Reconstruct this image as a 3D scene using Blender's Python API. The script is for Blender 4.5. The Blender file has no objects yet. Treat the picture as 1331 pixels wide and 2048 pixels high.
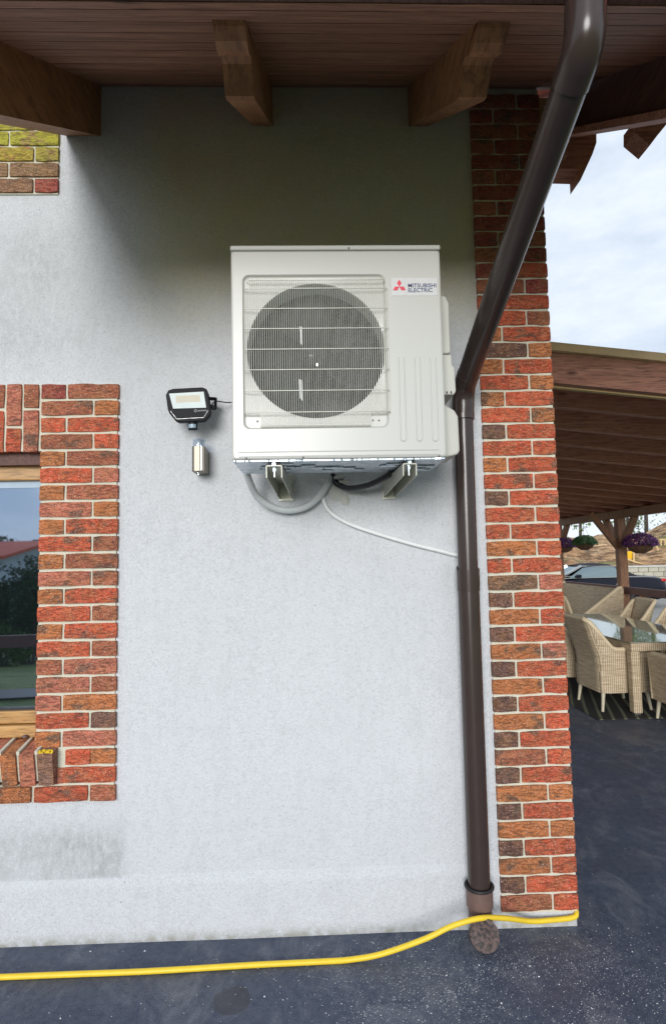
import bpy, bmesh, math, random
import numpy as np
from mathutils import Vector, Matrix, noise
random.seed(7)
SC = bpy.context.scene
COL = SC.collection
rad = math.radians

# ------------------------------------------------------------------ camera
FPX, CXP, CYP, EYE = 1180.0, 665.5, 1024.0, 1.75
PIT, YAW, ROL = 0.07664567, 0.02969818, -0.01928709
Fw = np.array([math.sin(YAW)*math.cos(PIT), math.cos(YAW)*math.cos(PIT), math.sin(PIT)])
R0 = np.array([math.cos(YAW), -math.sin(YAW), 0.0]); U0 = np.cross(R0, Fw)
Rv = math.cos(ROL)*R0 + math.sin(ROL)*U0
Uv = -math.sin(ROL)*R0 + math.cos(ROL)*U0
cam = bpy.data.cameras.new('camera'); camo = bpy.data.objects.new('camera', cam); COL.objects.link(camo)
cam.sensor_fit = 'HORIZONTAL'; cam.sensor_width = 36.0; cam.lens = 36.0*FPX/1331.0
cam.clip_start = 0.05; cam.clip_end = 2000
camo.matrix_world = Matrix(((Rv[0], Uv[0], -Fw[0], 0), (Rv[1], Uv[1], -Fw[1], 0), (Rv[2], Uv[2], -Fw[2], EYE), (0, 0, 0, 1)))
SC.camera = camo
def ray(px, py): return (px-CXP)/FPX*Rv - (py-CYP)/FPX*Uv + Fw
def onY(px, py, y): d = ray(px, py); return Vector(d*(y/d[1])) + Vector((0, 0, EYE))
def onZ(px, py, z): d = ray(px, py); return Vector(d*((z-EYE)/d[2])) + Vector((0, 0, EYE))

# ------------------------------------------------------------------ light
SUN_AZ, SUN_EL = rad(-168), rad(11)      # direction the light comes from: behind the camera, to the left
w = bpy.data.worlds.new('World'); SC.world = w; w.use_nodes = True
nt = w.node_tree; nt.nodes.clear()
def wn(t): return nt.nodes.new(t)
out = wn('ShaderNodeOutputWorld'); bg = wn('ShaderNodeBackground'); sky = wn('ShaderNodeTexSky')
sky.sky_type = 'NISHITA'; sky.sun_disc = False; sky.sun_elevation = SUN_EL; sky.sun_rotation = SUN_AZ; sky.dust_density = .3; sky.ozone_density = 2.0
tc = wn('ShaderNodeTexCoord'); mp = wn('ShaderNodeMapping'); mp.inputs['Scale'].default_value = (1.2, 1.2, 3.0)
nz = wn('ShaderNodeTexNoise'); nz.inputs['Scale'].default_value = 1.7; nz.inputs['Detail'].default_value = 6; nz.inputs['Roughness'].default_value = .55
cr = wn('ShaderNodeValToRGB'); cr.color_ramp.elements[0].position = .34; cr.color_ramp.elements[1].position = .62
cr.color_ramp.elements[0].color = (.93, .93, .93, 1); cr.color_ramp.elements[1].color = (.99, .99, .99, 1)
cl = wn('ShaderNodeRGB'); cl.outputs[0].default_value = (5.3, 5.7, 6.2, 1)
mx = wn('ShaderNodeMix'); mx.data_type = 'RGBA'
nt.links.new(tc.outputs['Generated'], mp.inputs['Vector']); nt.links.new(mp.outputs[0], nz.inputs['Vector'])
nt.links.new(nz.outputs['Fac'], cr.inputs[0]); nt.links.new(cr.outputs[0], mx.inputs[0])
cn = wn('ShaderNodeTexNoise'); cn.inputs['Scale'].default_value = 3.6; cn.inputs['Detail'].default_value = 8; cn.inputs['Roughness'].default_value = .6
mp2 = wn('ShaderNodeMapping'); mp2.inputs['Scale'].default_value = (1, 1, 2.6); nt.links.new(tc.outputs['Generated'], mp2.inputs['Vector']); nt.links.new(mp2.outputs[0], cn.inputs['Vector'])
cr2 = wn('ShaderNodeValToRGB'); cr2.color_ramp.elements[0].position = .38; cr2.color_ramp.elements[1].position = .64
cr2.color_ramp.elements[0].color = (.70, .75, .82, 1); cr2.color_ramp.elements[1].color = (1, 1, 1, 1); nt.links.new(cn.outputs['Fac'], cr2.inputs[0])
cm = wn('ShaderNodeMix'); cm.data_type = 'RGBA'; cm.blend_type = 'MULTIPLY'; cm.inputs[0].default_value = 1
nt.links.new(cl.outputs[0], cm.inputs[6]); nt.links.new(cr2.outputs[0], cm.inputs[7])
nt.links.new(sky.outputs[0], mx.inputs[6]); nt.links.new(cm.outputs[2], mx.inputs[7])
nt.links.new(mx.outputs[2], bg.inputs[0]); bg.inputs[1].default_value = 0.095
nt.links.new(bg.outputs[0], out.inputs[0])
sl = bpy.data.lights.new('sun', 'SUN'); sl.energy = 1.4; sl.angle = rad(26); sl.color = (1, .985, .965)
so = bpy.data.objects.new('sun', sl); COL.objects.link(so)
sd = Vector((math.sin(SUN_AZ)*math.cos(SUN_EL), math.cos(SUN_AZ)*math.cos(SUN_EL), math.sin(SUN_EL)))
so.rotation_euler = sd.to_track_quat('Z', 'Y').to_euler(); so.location = sd*30
vs = SC.view_settings; vs.view_transform = 'Standard'; vs.look = 'None'; vs.gamma = 1; vs.use_curve_mapping = False
vs.exposure = 0.93
SC.render.resolution_x = 665; SC.render.resolution_y = 1024

# ------------------------------------------------------------------ material helper
class NT:
    def __init__(s, name):
        s.m = bpy.data.materials.new(name); s.m.use_nodes = True; s.t = s.m.node_tree; s.t.nodes.clear()
        s.o = s.n('ShaderNodeOutputMaterial'); s.b = s.n('ShaderNodeBsdfPrincipled'); s.l(s.b.outputs[0], s.o.inputs[0])
    def n(s, t, **k):
        x = s.t.nodes.new(t)
        for a, v in k.items(): setattr(x, a, v)
        return x
    def l(s, a, b): s.t.links.new(a, b)
    def coord(s, kind='Object', scale=(1, 1, 1), rot=(0, 0, 0)):
        m = s.n('ShaderNodeMapping'); m.inputs['Scale'].default_value = scale; m.inputs['Rotation'].default_value = rot
        if kind == 'World': s.l(s.n('ShaderNodeNewGeometry').outputs['Position'], m.inputs[0])
        else: s.l(s.n('ShaderNodeTexCoord').outputs[kind], m.inputs[0])
        return m.outputs[0]
    def noise(s, v, scale, detail=3, rough=.5, dist=0):
        x = s.n('ShaderNodeTexNoise'); x.inputs['Scale'].default_value = scale; x.inputs['Detail'].default_value = detail
        x.inputs['Roughness'].default_value = rough; x.inputs['Distortion'].default_value = dist; s.l(v, x.inputs['Vector']); return x.outputs['Fac']
    def voro(s, v, scale, out='Distance'):
        x = s.n('ShaderNodeTexVoronoi'); x.inputs['Scale'].default_value = scale; s.l(v, x.inputs['Vector']); return x.outputs[out]
    def ramp(s, f, *st):
        x = s.n('ShaderNodeValToRGB'); e = x.color_ramp.elements
        while len(e) < len(st): e.new(.5)
        for i, (p, c) in enumerate(st):
            e[i].position = p; e[i].color = (c, c, c, 1) if isinstance(c, (int, float)) else (*c, 1)
        s.l(f, x.inputs[0]); return x.outputs[0]
    def mix(s, f, a, b, mode='MIX'):
        x = s.n('ShaderNodeMix', data_type='RGBA', blend_type=mode)
        for sock, v in ((x.inputs[0], f), (x.inputs[6], a), (x.inputs[7], b)):
            if hasattr(v, 'is_output'): s.l(v, sock)
            elif isinstance(v, (int, float)): sock.default_value = v if sock == x.inputs[0] else (v, v, v, 1)
            else: sock.default_value = (*v, 1)
        return x.outputs[2]
    def math(s, op, a, b=0):
        x = s.n('ShaderNodeMath', operation=op)
        for i, v in enumerate((a, b)):
            if hasattr(v, 'is_output'): s.l(v, x.inputs[i])
            else: x.inputs[i].default_value = v
        return x.outputs[0]
    def sep(s, v):
        x = s.n('ShaderNodeSeparateXYZ'); s.l(v, x.inputs[0]); return x.outputs
    def step(s, v, a, b):      # smooth 0..1 as v goes a -> b
        x = s.n('ShaderNodeMapRange', interpolation_type='SMOOTHSTEP'); s.l(v, x.inputs[0])
        x.inputs[1].default_value = a; x.inputs[2].default_value = b; return x.outputs[0]
    def bump(s, h, strength=.3, dist=.01, prev=None):
        x = s.n('ShaderNodeBump'); x.inputs['Strength'].default_value = strength; x.inputs['Distance'].default_value = dist
        s.l(h, x.inputs['Height'])
        if prev: s.l(prev, x.inputs['Normal'])
        s.l(x.outputs[0], s.b.inputs['Normal']); return x.outputs[0]
    def set(s, color=None, rough=None, metal=None, **k):
        for key, v in (('Base Color', color), ('Roughness', rough), ('Metallic', metal)):
            if v is None: continue
            if hasattr(v, 'is_output'): s.l(v, s.b.inputs[key])
            else: s.b.inputs[key].default_value = (*v, 1) if isinstance(v, tuple) else v
        for key, v in k.items(): s.b.inputs[key.replace('_', ' ')].default_value = v
        return s.m
def plain(name, c, rough=.5, metal=0, var=.12, scale=30, bump=.0, **k):
    t = NT(name); v = t.coord('Object')
    f = t.noise(v, scale, 4, .6)
    lo = tuple(x*(1-var) for x in c); hi = tuple(min(1, x*(1+var)) for x in c)
    col = t.mix(f, lo, hi)
    if bump: t.bump(f, bump, .005)
    return t.set(col, rough, metal, **k)

# plaster ---------------------------------------------------------------
def m_plaster():
    t = NT('white_render'); v = t.coord('World'); x, y, z = t.sep(v)
    base = t.mix(t.noise(v, 2.2, 5, .6), (.665, .68, .70), (.735, .75, .77))
    fine = t.noise(v, 200, 4, .8)
    base = t.mix(t.ramp(fine, (.3, .55), (.55, 0)), base, (.30, .31, .32))
    sv = t.coord('World', (6, 6, .9))
    streak = t.ramp(t.noise(sv, 4.0, 6, .7), (.52, 0), (.76, .22))
    base = t.mix(streak, base, (.42, .435, .44))
    # olive-yellow tint high up, under the eaves
    olive = t.math('MULTIPLY', t.step(z, 2.75, 3.25), t.step(x, -1.02, -.62))
    olive = t.math('MULTIPLY', olive, t.ramp(t.noise(v, 3.2, 6, .6), (.25, .55), (.65, 1)))
    base = t.mix(t.math('MULTIPLY', olive, .75), base, (.62, .53, .28))
    # mildew left of the wall and below the window
    m1 = t.math('MULTIPLY', t.step(x, -1.02, -1.30), t.math('MULTIPLY', t.step(z, 2.62, 2.85), t.step(z, 3.52, 3.35)))
    m2 = t.math('MULTIPLY', t.step(x, -.885, -.945), t.math('MULTIPLY', t.step(z, .60, .42), t.step(z, .285, .29)))
    m3 = t.math('MULTIPLY', m2, t.step(x, -1.32, -1.28)); m2 = t.math('ADD', t.math('MULTIPLY', m2, .50), t.math('MULTIPLY', m3, .25))
    gr = t.ramp(t.noise(t.coord('World', (1, 1, .45)), 46, 8, .8), (.36, .15), (.62, 1))
    gr = t.math('MULTIPLY', gr, t.ramp(t.noise(v, 5, 4, .6), (.3, .3), (.65, 1)))
    mm = t.math('MULTIPLY', t.math('MAXIMUM', t.math('MULTIPLY', m1, .36), m2), gr)
    base = t.mix(t.math('MULTIPLY', mm, 1.0), base, (.21, .225, .21))
    # dirty foot and small dark specks
    foot = t.math('MULTIPLY', t.step(z, .06, 0.0), t.ramp(t.noise(v, 18, 5, .7), (.35, 0), (.62, .8)))
    base = t.mix(foot, base, (.30, .28, .20))
    # short dark runs and pits where the render has been splashed
    run = t.ramp(t.noise(t.coord('World', (26, 26, 5)), 1.6, 4, .7), (.70, 0), (.76, .7))
    run = t.math('MULTIPLY', run, t.ramp(t.noise(v, 1.5, 3), (.52, 0), (.60, 1)))
    base = t.mix(run, base, (.26, .27, .28))
    pits = t.ramp(t.noise(t.coord('World', (1, 1, .8)), 120, 4, .8), (.30, .75), (.37, 0))
    base = t.mix(pits, base, (.33, .34, .35))
    base = t.mix(t.ramp(t.noise(v, 75, 5, .8), (.34, .5), (.50, 0)), base, (.43, .44, .45))
    mott = t.noise(v, 9, 6, .75)
    base = t.mix(t.ramp(mott, (.50, 0), (.70, .35)), base, (.52, .535, .54))
    sp = t.ramp(t.voro(v, 9), (.018, 1), (.03, 0))
    base = t.mix(t.math('MULTIPLY', sp, .8), base, (.08, .08, .08))
    n1 = t.bump(t.noise(v, 30, 6, .75), .5, .009)
    n2 = t.bump(t.noise(v, 120, 4, .8), .55, .004, n1)
    return t.set(base, .9)
# brick: colour of each brick comes from the object's own colour ------------
def m_brick():
    t = NT('rough_brick'); oi = t.n('ShaderNodeObjectInfo'); v0 = t.coord('World')
    v = v0
    c = oi.outputs['Color']
    # object alpha = how much yellow-green lichen grows on it
    big = t.noise(v, 14, 3, .6)
    col = t.mix(t.ramp(big, (.42, 0), (.62, .7)), c, t.mix(.55, c, (.42, .19, .07)))
    dark = t.ramp(t.noise(t.coord('World', (1, 1, 1.6)), 8.5, 3, .6), (.58, 0), (.66, .75))
    col = t.mix(dark, col, (.12, .085, .055))
    col = t.mix(t.ramp(t.noise(v, 160, 4, .8), (.36, .7), (.52, 0)), col, (.075, .03, .02))
    col = t.mix(t.ramp(t.noise(v, 190, 2, .8), (.58, 0), (.68, .85)), col, (.68, .46, .36))
    li = t.math('SUBTRACT', 1.0, oi.outputs['Alpha'])
    col = t.mix(t.math('MULTIPLY', li, t.ramp(t.noise(v, 26, 5, .7), (.33, 0), (.50, .9))), col, (.42, .40, .035))
    wv = t.coord('World', (16, 16, 62))
    crease = t.noise(wv, 1.1, 4, .6, 2.2)
    cr2 = t.ramp(crease, (.40, 0), (.46, 1), (.52, .75))
    col = t.mix(t.ramp(crease, (.36, .6), (.44, 0)), col, (.05, .02, .015))
    n1 = t.bump(cr2, .7, .006)
    n2 = t.bump(t.noise(v, 170, 4, .7), .6, .003, n1)
    return t.set(col, .86)
def m_mortar():
    t = NT('pale_mortar'); v = t.coord('World')
    col = t.mix(t.noise(v, 12, 5, .7), (.58, .56, .44), (.78, .75, .62))
    col = t.mix(t.ramp(t.noise(v, 300, 2, .7), (.35, .5), (.5, 0)), col, (.28, .26, .2))
    t.bump(t.noise(v, 150, 4, .7), .5, .003)
    return t.set(col, .95)
def m_wood(name, a, b, axis=(1, 18, 18), rough=.6, knots=True, fine=60, bump=.35, kind='World'):
    t = NT(name); v = t.coord(kind, axis)
    g = t.noise(v, 2.2, 6, .65, .6)
    g2 = t.noise(t.coord(kind, tuple(q*3 for q in axis)), 3.0, 4, .7)
    col = t.mix(t.ramp(g, (.30, 0), (.70, 1)), a, b)
    col = t.mix(t.ramp(g2, (.36, .75), (.52, 0)), col, tuple(x*.38 for x in a))
    if knots:
        kn = t.ramp(t.voro(t.coord(kind, tuple(max(.5, q**.4) for q in axis)), 1.7), (.035, .9), (.09, 0))
        col = t.mix(kn, col, tuple(x*.3 for x in a))
    oi = t.n('ShaderNodeObjectInfo')
    col = t.mix(t.math('MULTIPLY', oi.outputs['Random'], .35), col, tuple(x*.65 for x in a))
    t.bump(t.math('ADD', g, g2), bump, .004)
    return t.set(col, rough)
def m_asphalt():
    t = NT('dark_asphalt'); v = t.coord('World'); x, y, z = t.sep(v)
    col = t.mix(t.noise(v, 1.4, 6, .62), (.042, .056, .096), (.074, .094, .148))
    scuff = t.ramp(t.noise(t.coord('World', (1.3, .8, 1), (0, 0, .6)), 3.6, 10, .78, .8), (.49, 0), (.66, .9))
    col = t.mix(scuff, col, (.21, .225, .26))
    col = t.mix(t.ramp(t.noise(v, 130, 4, .8), (.40, .65), (.52, 0)), col, (.018, .020, .03))
    col = t.mix(t.ramp(t.noise(v, 28, 5, .75), (.40, 0), (.66, .55)), col, (.115, .13, .17))
    crk = t.ramp(t.noise(t.coord('World', (1, 1, 1)), 3.2, 8, .7, 1.2), (.492, 0), (.50, .55), (.508, 0))
    col = t.mix(t.math('MULTIPLY', crk, t.ramp(t.noise(v, 1.1, 2), (.5, 0), (.6, 1))), col, (.02, .022, .03))
    # splashes of lime grit, thickest round the foot of the downpipe
    dx = t.math('SUBTRACT', x, .75); dy = t.math('SUBTRACT', y, 2.45)
    r2 = t.math('ADD', t.math('MULTIPLY', dx, dx), t.math('MULTIPLY', t.math('MULTIPLY', dy, dy), 1.6))
    near = t.step(r2, 1.4, .05)
    patch = t.ramp(t.noise(v, 3.5, 6, .75), (.30, 0), (.70, 1))
    dens = t.math('ADD', t.math('MULTIPLY', near, .55), .16)
    dens = t.math('MULTIPLY', dens, t.math('ADD', t.math('MULTIPLY', patch, .8), .25))
    sp1 = t.math('LESS_THAN', t.voro(v, 78), t.math('MULTIPLY', dens, .36))
    sp2 = t.math('LESS_THAN', t.voro(v, 33), t.math('MULTIPLY', dens, .17))
    sp3 = t.math('LESS_THAN', t.voro(v, 150), t.math('MULTIPLY', dens, .45))
    sp = t.math('MAXIMUM', t.math('MAXIMUM', sp1, sp2), t.math('MULTIPLY', sp3, .6))
    col = t.mix(t.math('MULTIPLY', sp, .75), col, (.62, .64, .64))
    # a damp spot
    ex = t.math('SUBTRACT', x, -.365); ey = t.math('SUBTRACT', y, 2.50)
    rr = t.math('ADD', t.math('MULTIPLY', ex, ex), t.math('MULTIPLY', ey, ey))
    rr = t.math('ADD', rr, t.math('MULTIPLY', t.math('SUBTRACT', t.noise(v, 17, 6, .7), .5), .0085))
    wet = t.step(rr, .0062, .0048)
    col = t.mix(t.math('MULTIPLY', wet, .6), col, (.012, .013, .02))
    t.bump(t.noise(v, 190, 4, .7), .5, .003)
    ro = t.math('SUBTRACT', .74, t.math('MULTIPLY', wet, .2)); ro = t.math('SUBTRACT', ro, t.math('MULTIPLY', t.ramp(t.noise(v, 2.2, 5, .65), (.42, 0), (.62, 1)), .30))
    return t.set(col, ro)
def m_wicker():
    t = NT('woven_rattan'); v = t.coord('Object'); x, y, z = t.sep(v)
    nn = t.n('ShaderNodeTexCoord'); nx_, ny_, nz_ = t.sep(nn.outputs['Normal']); fx = t.step(t.math('ABSOLUTE', nx_), .55, .62)
    h = t.math('ADD', t.math('MULTIPLY', x, t.math('SUBTRACT', 1.0, fx)), t.math('MULTIPLY', y, fx)); h2 = t.math('ADD', h, t.math('MULTIPLY', t.noise(v, 6, 2), .02))
    a = t.math('SINE', t.math('MULTIPLY', h2, 290)); b = t.math('SINE', t.math('MULTIPLY', z, 400))
    wv = t.math('MULTIPLY', t.math('ADD', t.math('MULTIPLY', a, .5), .5), t.math('ADD', t.math('MULTIPLY', b, .35), .65))
    strand = t.noise(t.coord('Object', (3, 3, 60)), 2, 3, .6)
    col = t.mix(t.ramp(strand, (.35, 0), (.65, 1)), (.50, .37, .22), (.85, .71, .50))
    col = t.mix(t.ramp(wv, (.08, .62), (.45, 0)), col, (.13, .08, .045))
    t.bump(wv, .6, .006)
    return t.set(col, .6)
def m_galv():
    t = NT('galvanised_steel'); v = t.coord('World')
    col = t.mix(t.voro(v, 45, 'Color'), (.42, .49, .55), (.62, .67, .71))
    t.bump(t.ramp(t.noise(t.coord('World', (9, 14, 1)), 2.0, 1, .4, 1.2), (.44, 0), (.5, 1)), .6, .008)
    return t.set(col, .35, .85)
def m_render_glass(name, c, mixf, rough=.02, base=(.012, .016, .02)):
    t = NT(name); g = t.n('ShaderNodeBsdfGlossy'); g.inputs['Color'].default_value = (*c, 1); g.inputs['Roughness'].default_value = rough
    v = t.coord('World'); bp = t.n('ShaderNodeBump'); bp.inputs['Strength'].default_value = .02; t.l(t.noise(v, 2.5, 1), bp.inputs['Height']); t.l(bp.outputs[0], g.inputs['Normal'])
    t.set(base, .08); ms = t.n('ShaderNodeMixShader'); ms.inputs[0].default_value = mixf
    t.l(t.b.outputs[0], ms.inputs[1]); t.l(g.outputs[0], ms.inputs[2]); t.l(ms.outputs[0], t.o.inputs[0]); return t.m
def m_clear(name, c=(.9, .95, 1), rough=.02):
    t = NT(name); tr = t.n('ShaderNodeBsdfTransparent'); tr.inputs[0].default_value = (*c, 1)
    g = t.n('ShaderNodeBsdfGlossy'); g.inputs['Roughness'].default_value = rough
    ms = t.n('ShaderNodeMixShader'); ms.inputs[0].default_value = .22
    t.l(tr.outputs[0], ms.inputs[1]); t.l(g.outputs[0], ms.inputs[2]); t.l(ms.outputs[0], t.o.inputs[0]); return t.m
def m_leaf(name, a, b):
    t = NT(name); oi = t.coord('World'); col = t.mix(t.ramp(t.noise(oi, 9, 4, .7), (.35, 0), (.65, 1)), a, b)
    return t.set(col, .6, Subsurface_Weight=0.0)
def m_dirt():
    t = NT('excavated_earth'); v = t.coord('World')
    col = t.mix(t.ramp(t.noise(v, .55, 6, .65), (.35, 0), (.62, 1)), (.46, .23, .10), (.84, .56, .31))
    col = t.mix(t.ramp(t.noise(t.coord('World', (1, 1, 5)), 1.4, 6, .7), (.48, 0), (.58, .9)), col, (.13, .075, .04))
    col = t.mix(t.ramp(t.noise(v, 2.6, 6, .8), (.38, .75), (.52, 0)), col, (.12, .07, .04))
    col = t.mix(t.ramp(t.noise(v, .28, 4, .6), (.56, 0), (.62, .85)), col, (.16, .22, .05))
    t.bump(t.noise(v, 3, 6, .7), .9, .3)
    return t.set(col, .95)
def m_grass():
    t = NT('lawn_grass'); v = t.coord('World')
    col = t.mix(t.ramp(t.noise(v, 1.2, 6, .7), (.35, 0), (.65, 1)), (.07, .13, .02), (.24, .28, .06))
    col = t.mix(t.ramp(t.noise(v, 40, 4, .8), (.4, .7), (.55, 0)), col, (.02, .04, .01))
    t.bump(t.noise(v, 60, 4, .8), .8, .03); return t.set(col, .9)

M = dict(
 plaster=m_plaster(), brick=m_brick(), mortar=m_mortar(), asphalt=m_asphalt(), wicker=m_wicker(), galv=m_galv(),
 soffit=m_wood('stained_soffit_wood', (.20, .085, .052), (.56, .29, .18), (.9, 16, 16), .62, bump=.8),
 rafter=m_wood('stained_rafter_wood', (.27, .115, .046), (.50, .235, .10), (7, 1.2, 5), .6),
 perg=m_wood('pergola_wood', (.50, .21, .14), (.76, .38, .26), (.8, 14, 14), .65),
 post=m_wood('post_wood', (.26, .12, .06), (.44, .23, .13), (12, 12, 1), .65),
 rail=m_wood('rail_wood', (.12, .055, .045), (.19, .09, .07), (12, 1, 12), .65),
 fascia=m_wood('fascia_wood', (.36, .15, .10), (.60, .30, .20), (.8, 10, 10), .7),
 oak=m_wood('oak_window_frame', (.42, .21, .06), (.62, .36, .13), (1, 16, 16), .4, knots=False),
 gold=plain('bronze_flashing', (.62, .46, .24), .5, 0, .25, 8),
 pipe=plain('brown_downpipe', (.046, .031, .027), .24, 0, .2, 9, .0),
 pipe2=plain('brown_pipe_collar', (.15, .09, .075), .5, 0, .25, 30),
 rubber=plain('black_rubber', (.012, .012, .013), .5),
 cream=plain('cream_enamel', (.545, .54, .50), .32, 0, .015, 6, Coat_Weight=.3, Coat_Roughness=.2),
 creamp=plain('cream_plastic', (.54, .535, .48), .5, 0, .02, 6),
 wire=plain('cream_wire', (.80, .79, .71), .4),
 fan=plain('dark_fan_plastic', (.009, .009, .011), .6, Specular_IOR_Level=.2),
 dark=plain('dark_interior', (.010, .009, .013), .7),
 fin=plain('heat_exchanger_fins', (.010, .008, .012), .6, 0),
 white=plain('white_paint', (.80, .80, .80), .5),
 sticker=plain('white_sticker', (.62, .62, .61), .4),
 red=plain('emblem_red', (.72, .05, .09), .45), navy=plain('navy_lettering', (.012, .025, .13), .5),
 pale=plain('pale_lettering', (.55, .55, .55), .5),
 steel=plain('bright_steel', (.62, .62, .60), .28, 1), zinc=plain('zinc_bolt', (.62, .70, .74), .3, .9),
 brush=plain('brushed_stainless', (.22, .20, .165), .42, .9),
 railm=plain('pale_bracket_metal', (.52, .52, .44), .45, .5),
 black=plain('black_cast_housing', (.006, .0065, .010), .55, Specular_IOR_Level=.2),
 led=plain('led_reflector', (.46, .54, .53), .35), ledp=plain('led_board', (.56, .52, .41), .5),
 pir=plain('sensor_lens', (.28, .38, .46), .3),
 clear=m_clear('clear_acrylic'),
 hosey=plain('yellow_hose_rubber', (.86, .60, .03), .42, 0, .14, 22),
 insul=plain('grey_pipe_insulation', (.56, .59, .59), .65, 0, .1, 20, .2),
 cond=plain('white_conduit', (.80, .82, .81), .5), condb=plain('black_conduit', (.016, .016, .018), .4),
 putty=plain('wall_filler', (.55, .55, .51), .9, 0, .15, 40, .5),
 cable=plain('black_cable', (.015, .015, .015), .5),
 capm=NT('worn_brown_cap'), glass=m_render_glass('window_glass', (.56, .70, .90), .58),
 tglass=m_render_glass('table_glass', (.85, .90, .88), .5, .03, (.30, .32, .24)),
 pale_strip=plain('pale_blue_strip', (.42, .52, .62), .7),
 legl=plain('pale_chair_leg', (.58, .52, .38), .5), rim=plain('rattan_rim', (.66, .54, .36), .6, 0, .3, 60, .3),
 coir=plain('brown_basket_liner', (.12, .06, .03), .8, 0, .4, 30, .5),
 pleaf=m_leaf('purple_flowers', (.07, .02, .08), (.22, .06, .22)), gleaf=m_leaf('green_leaves', (.03, .09, .03), (.14, .26, .10)),
 dleaf=m_leaf('dark_hedge_leaves', (.022, .055, .018), (.07, .14, .04)), tleaf=m_leaf('tree_leaves', (.04, .09, .02), (.16, .24, .06)),
 lleaf=m_leaf('bright_shrub_leaves', (.05, .12, .02), (.14, .24, .04)),
 bark=plain('tree_bark', (.07, .055, .045), .9, 0, .3, 20, .5),
 carp=plain('navy_car_paint', (.004, .005, .012), .25, 0, .05, 4, Coat_Weight=.1, Coat_Roughness=.05, Specular_IOR_Level=.3),
 cargl=m_render_glass('car_glass', (.55, .68, .68), .5), soft=plain('black_soft_top', (.02, .018, .022), .85, 0, .2, 60, .3),
 chrome=plain('silver_trim', (.72, .72, .76), .2, .9), tyre=plain('black_tyre', (.02, .02, .02), .8), tail=plain('red_tail_light', (.42, .02, .02), .25),
 block=plain('pale_wall_block', (.46, .43, .34), .9, 0, .2, 5, .4), coping=plain('concrete_coping', (.52, .52, .47), .9, 0, .2, 6, .3),
 dirt=m_dirt(), grass=m_grass(), paving=plain('pale_paving', (.30, .29, .27), .9, 0, .15, 3, .2),
 yellow=plain('yellow_painted_steel', (.80, .46, .01), .5), timber=plain('raw_timber', (.60, .42, .20), .8),
 tile=plain('red_roof_tiles', (.60, .10, .045), .8, 0, .2, 4, .3), houw=plain('white_house_wall', (.62, .66, .72), .9),
 orange=plain('orange_cladding', (.42, .13, .03), .8), grey=plain('grey_gutter', (.25, .27, .29), .5),
 conc=plain('dark_edging', (.04, .04, .045), .7, 0, .3, 12), darkgl=plain('dark_window_glass', (.03, .05, .09), .1),
)
tt = M['capm']; v_ = tt.coord('World')
tt.set(tt.mix(tt.ramp(tt.noise(v_, 70, 4, .7), (.42, 0), (.55, 1)), (.016, .011, .010), (.11, .068, .058)), .6); tt.bump(tt.noise(v_, 80, 4), .5, .003); M['capm'] = tt.m
def m_rug():
    t = NT('leaf_pattern_rug'); v = t.coord('World', (1, .45, 1), (0, 0, .7))
    w_ = t.n('ShaderNodeTexWave'); w_.inputs['Scale'].default_value = 3.2; w_.inputs['Distortion'].default_value = 3.5; w_.inputs['Detail'].default_value = 0; w_.inputs['Detail Scale'].default_value = .35
    t.l(v, w_.inputs[0])
    col = t.mix(t.ramp(w_.outputs['Fac'], (.80, 0), (.88, 1)), (.014, .014, .012), (.13, .135, .085))
    t.bump(t.noise(v, 200, 2), .3, .003); return t.set(col, .9)
M['rug'] = m_rug()
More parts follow.
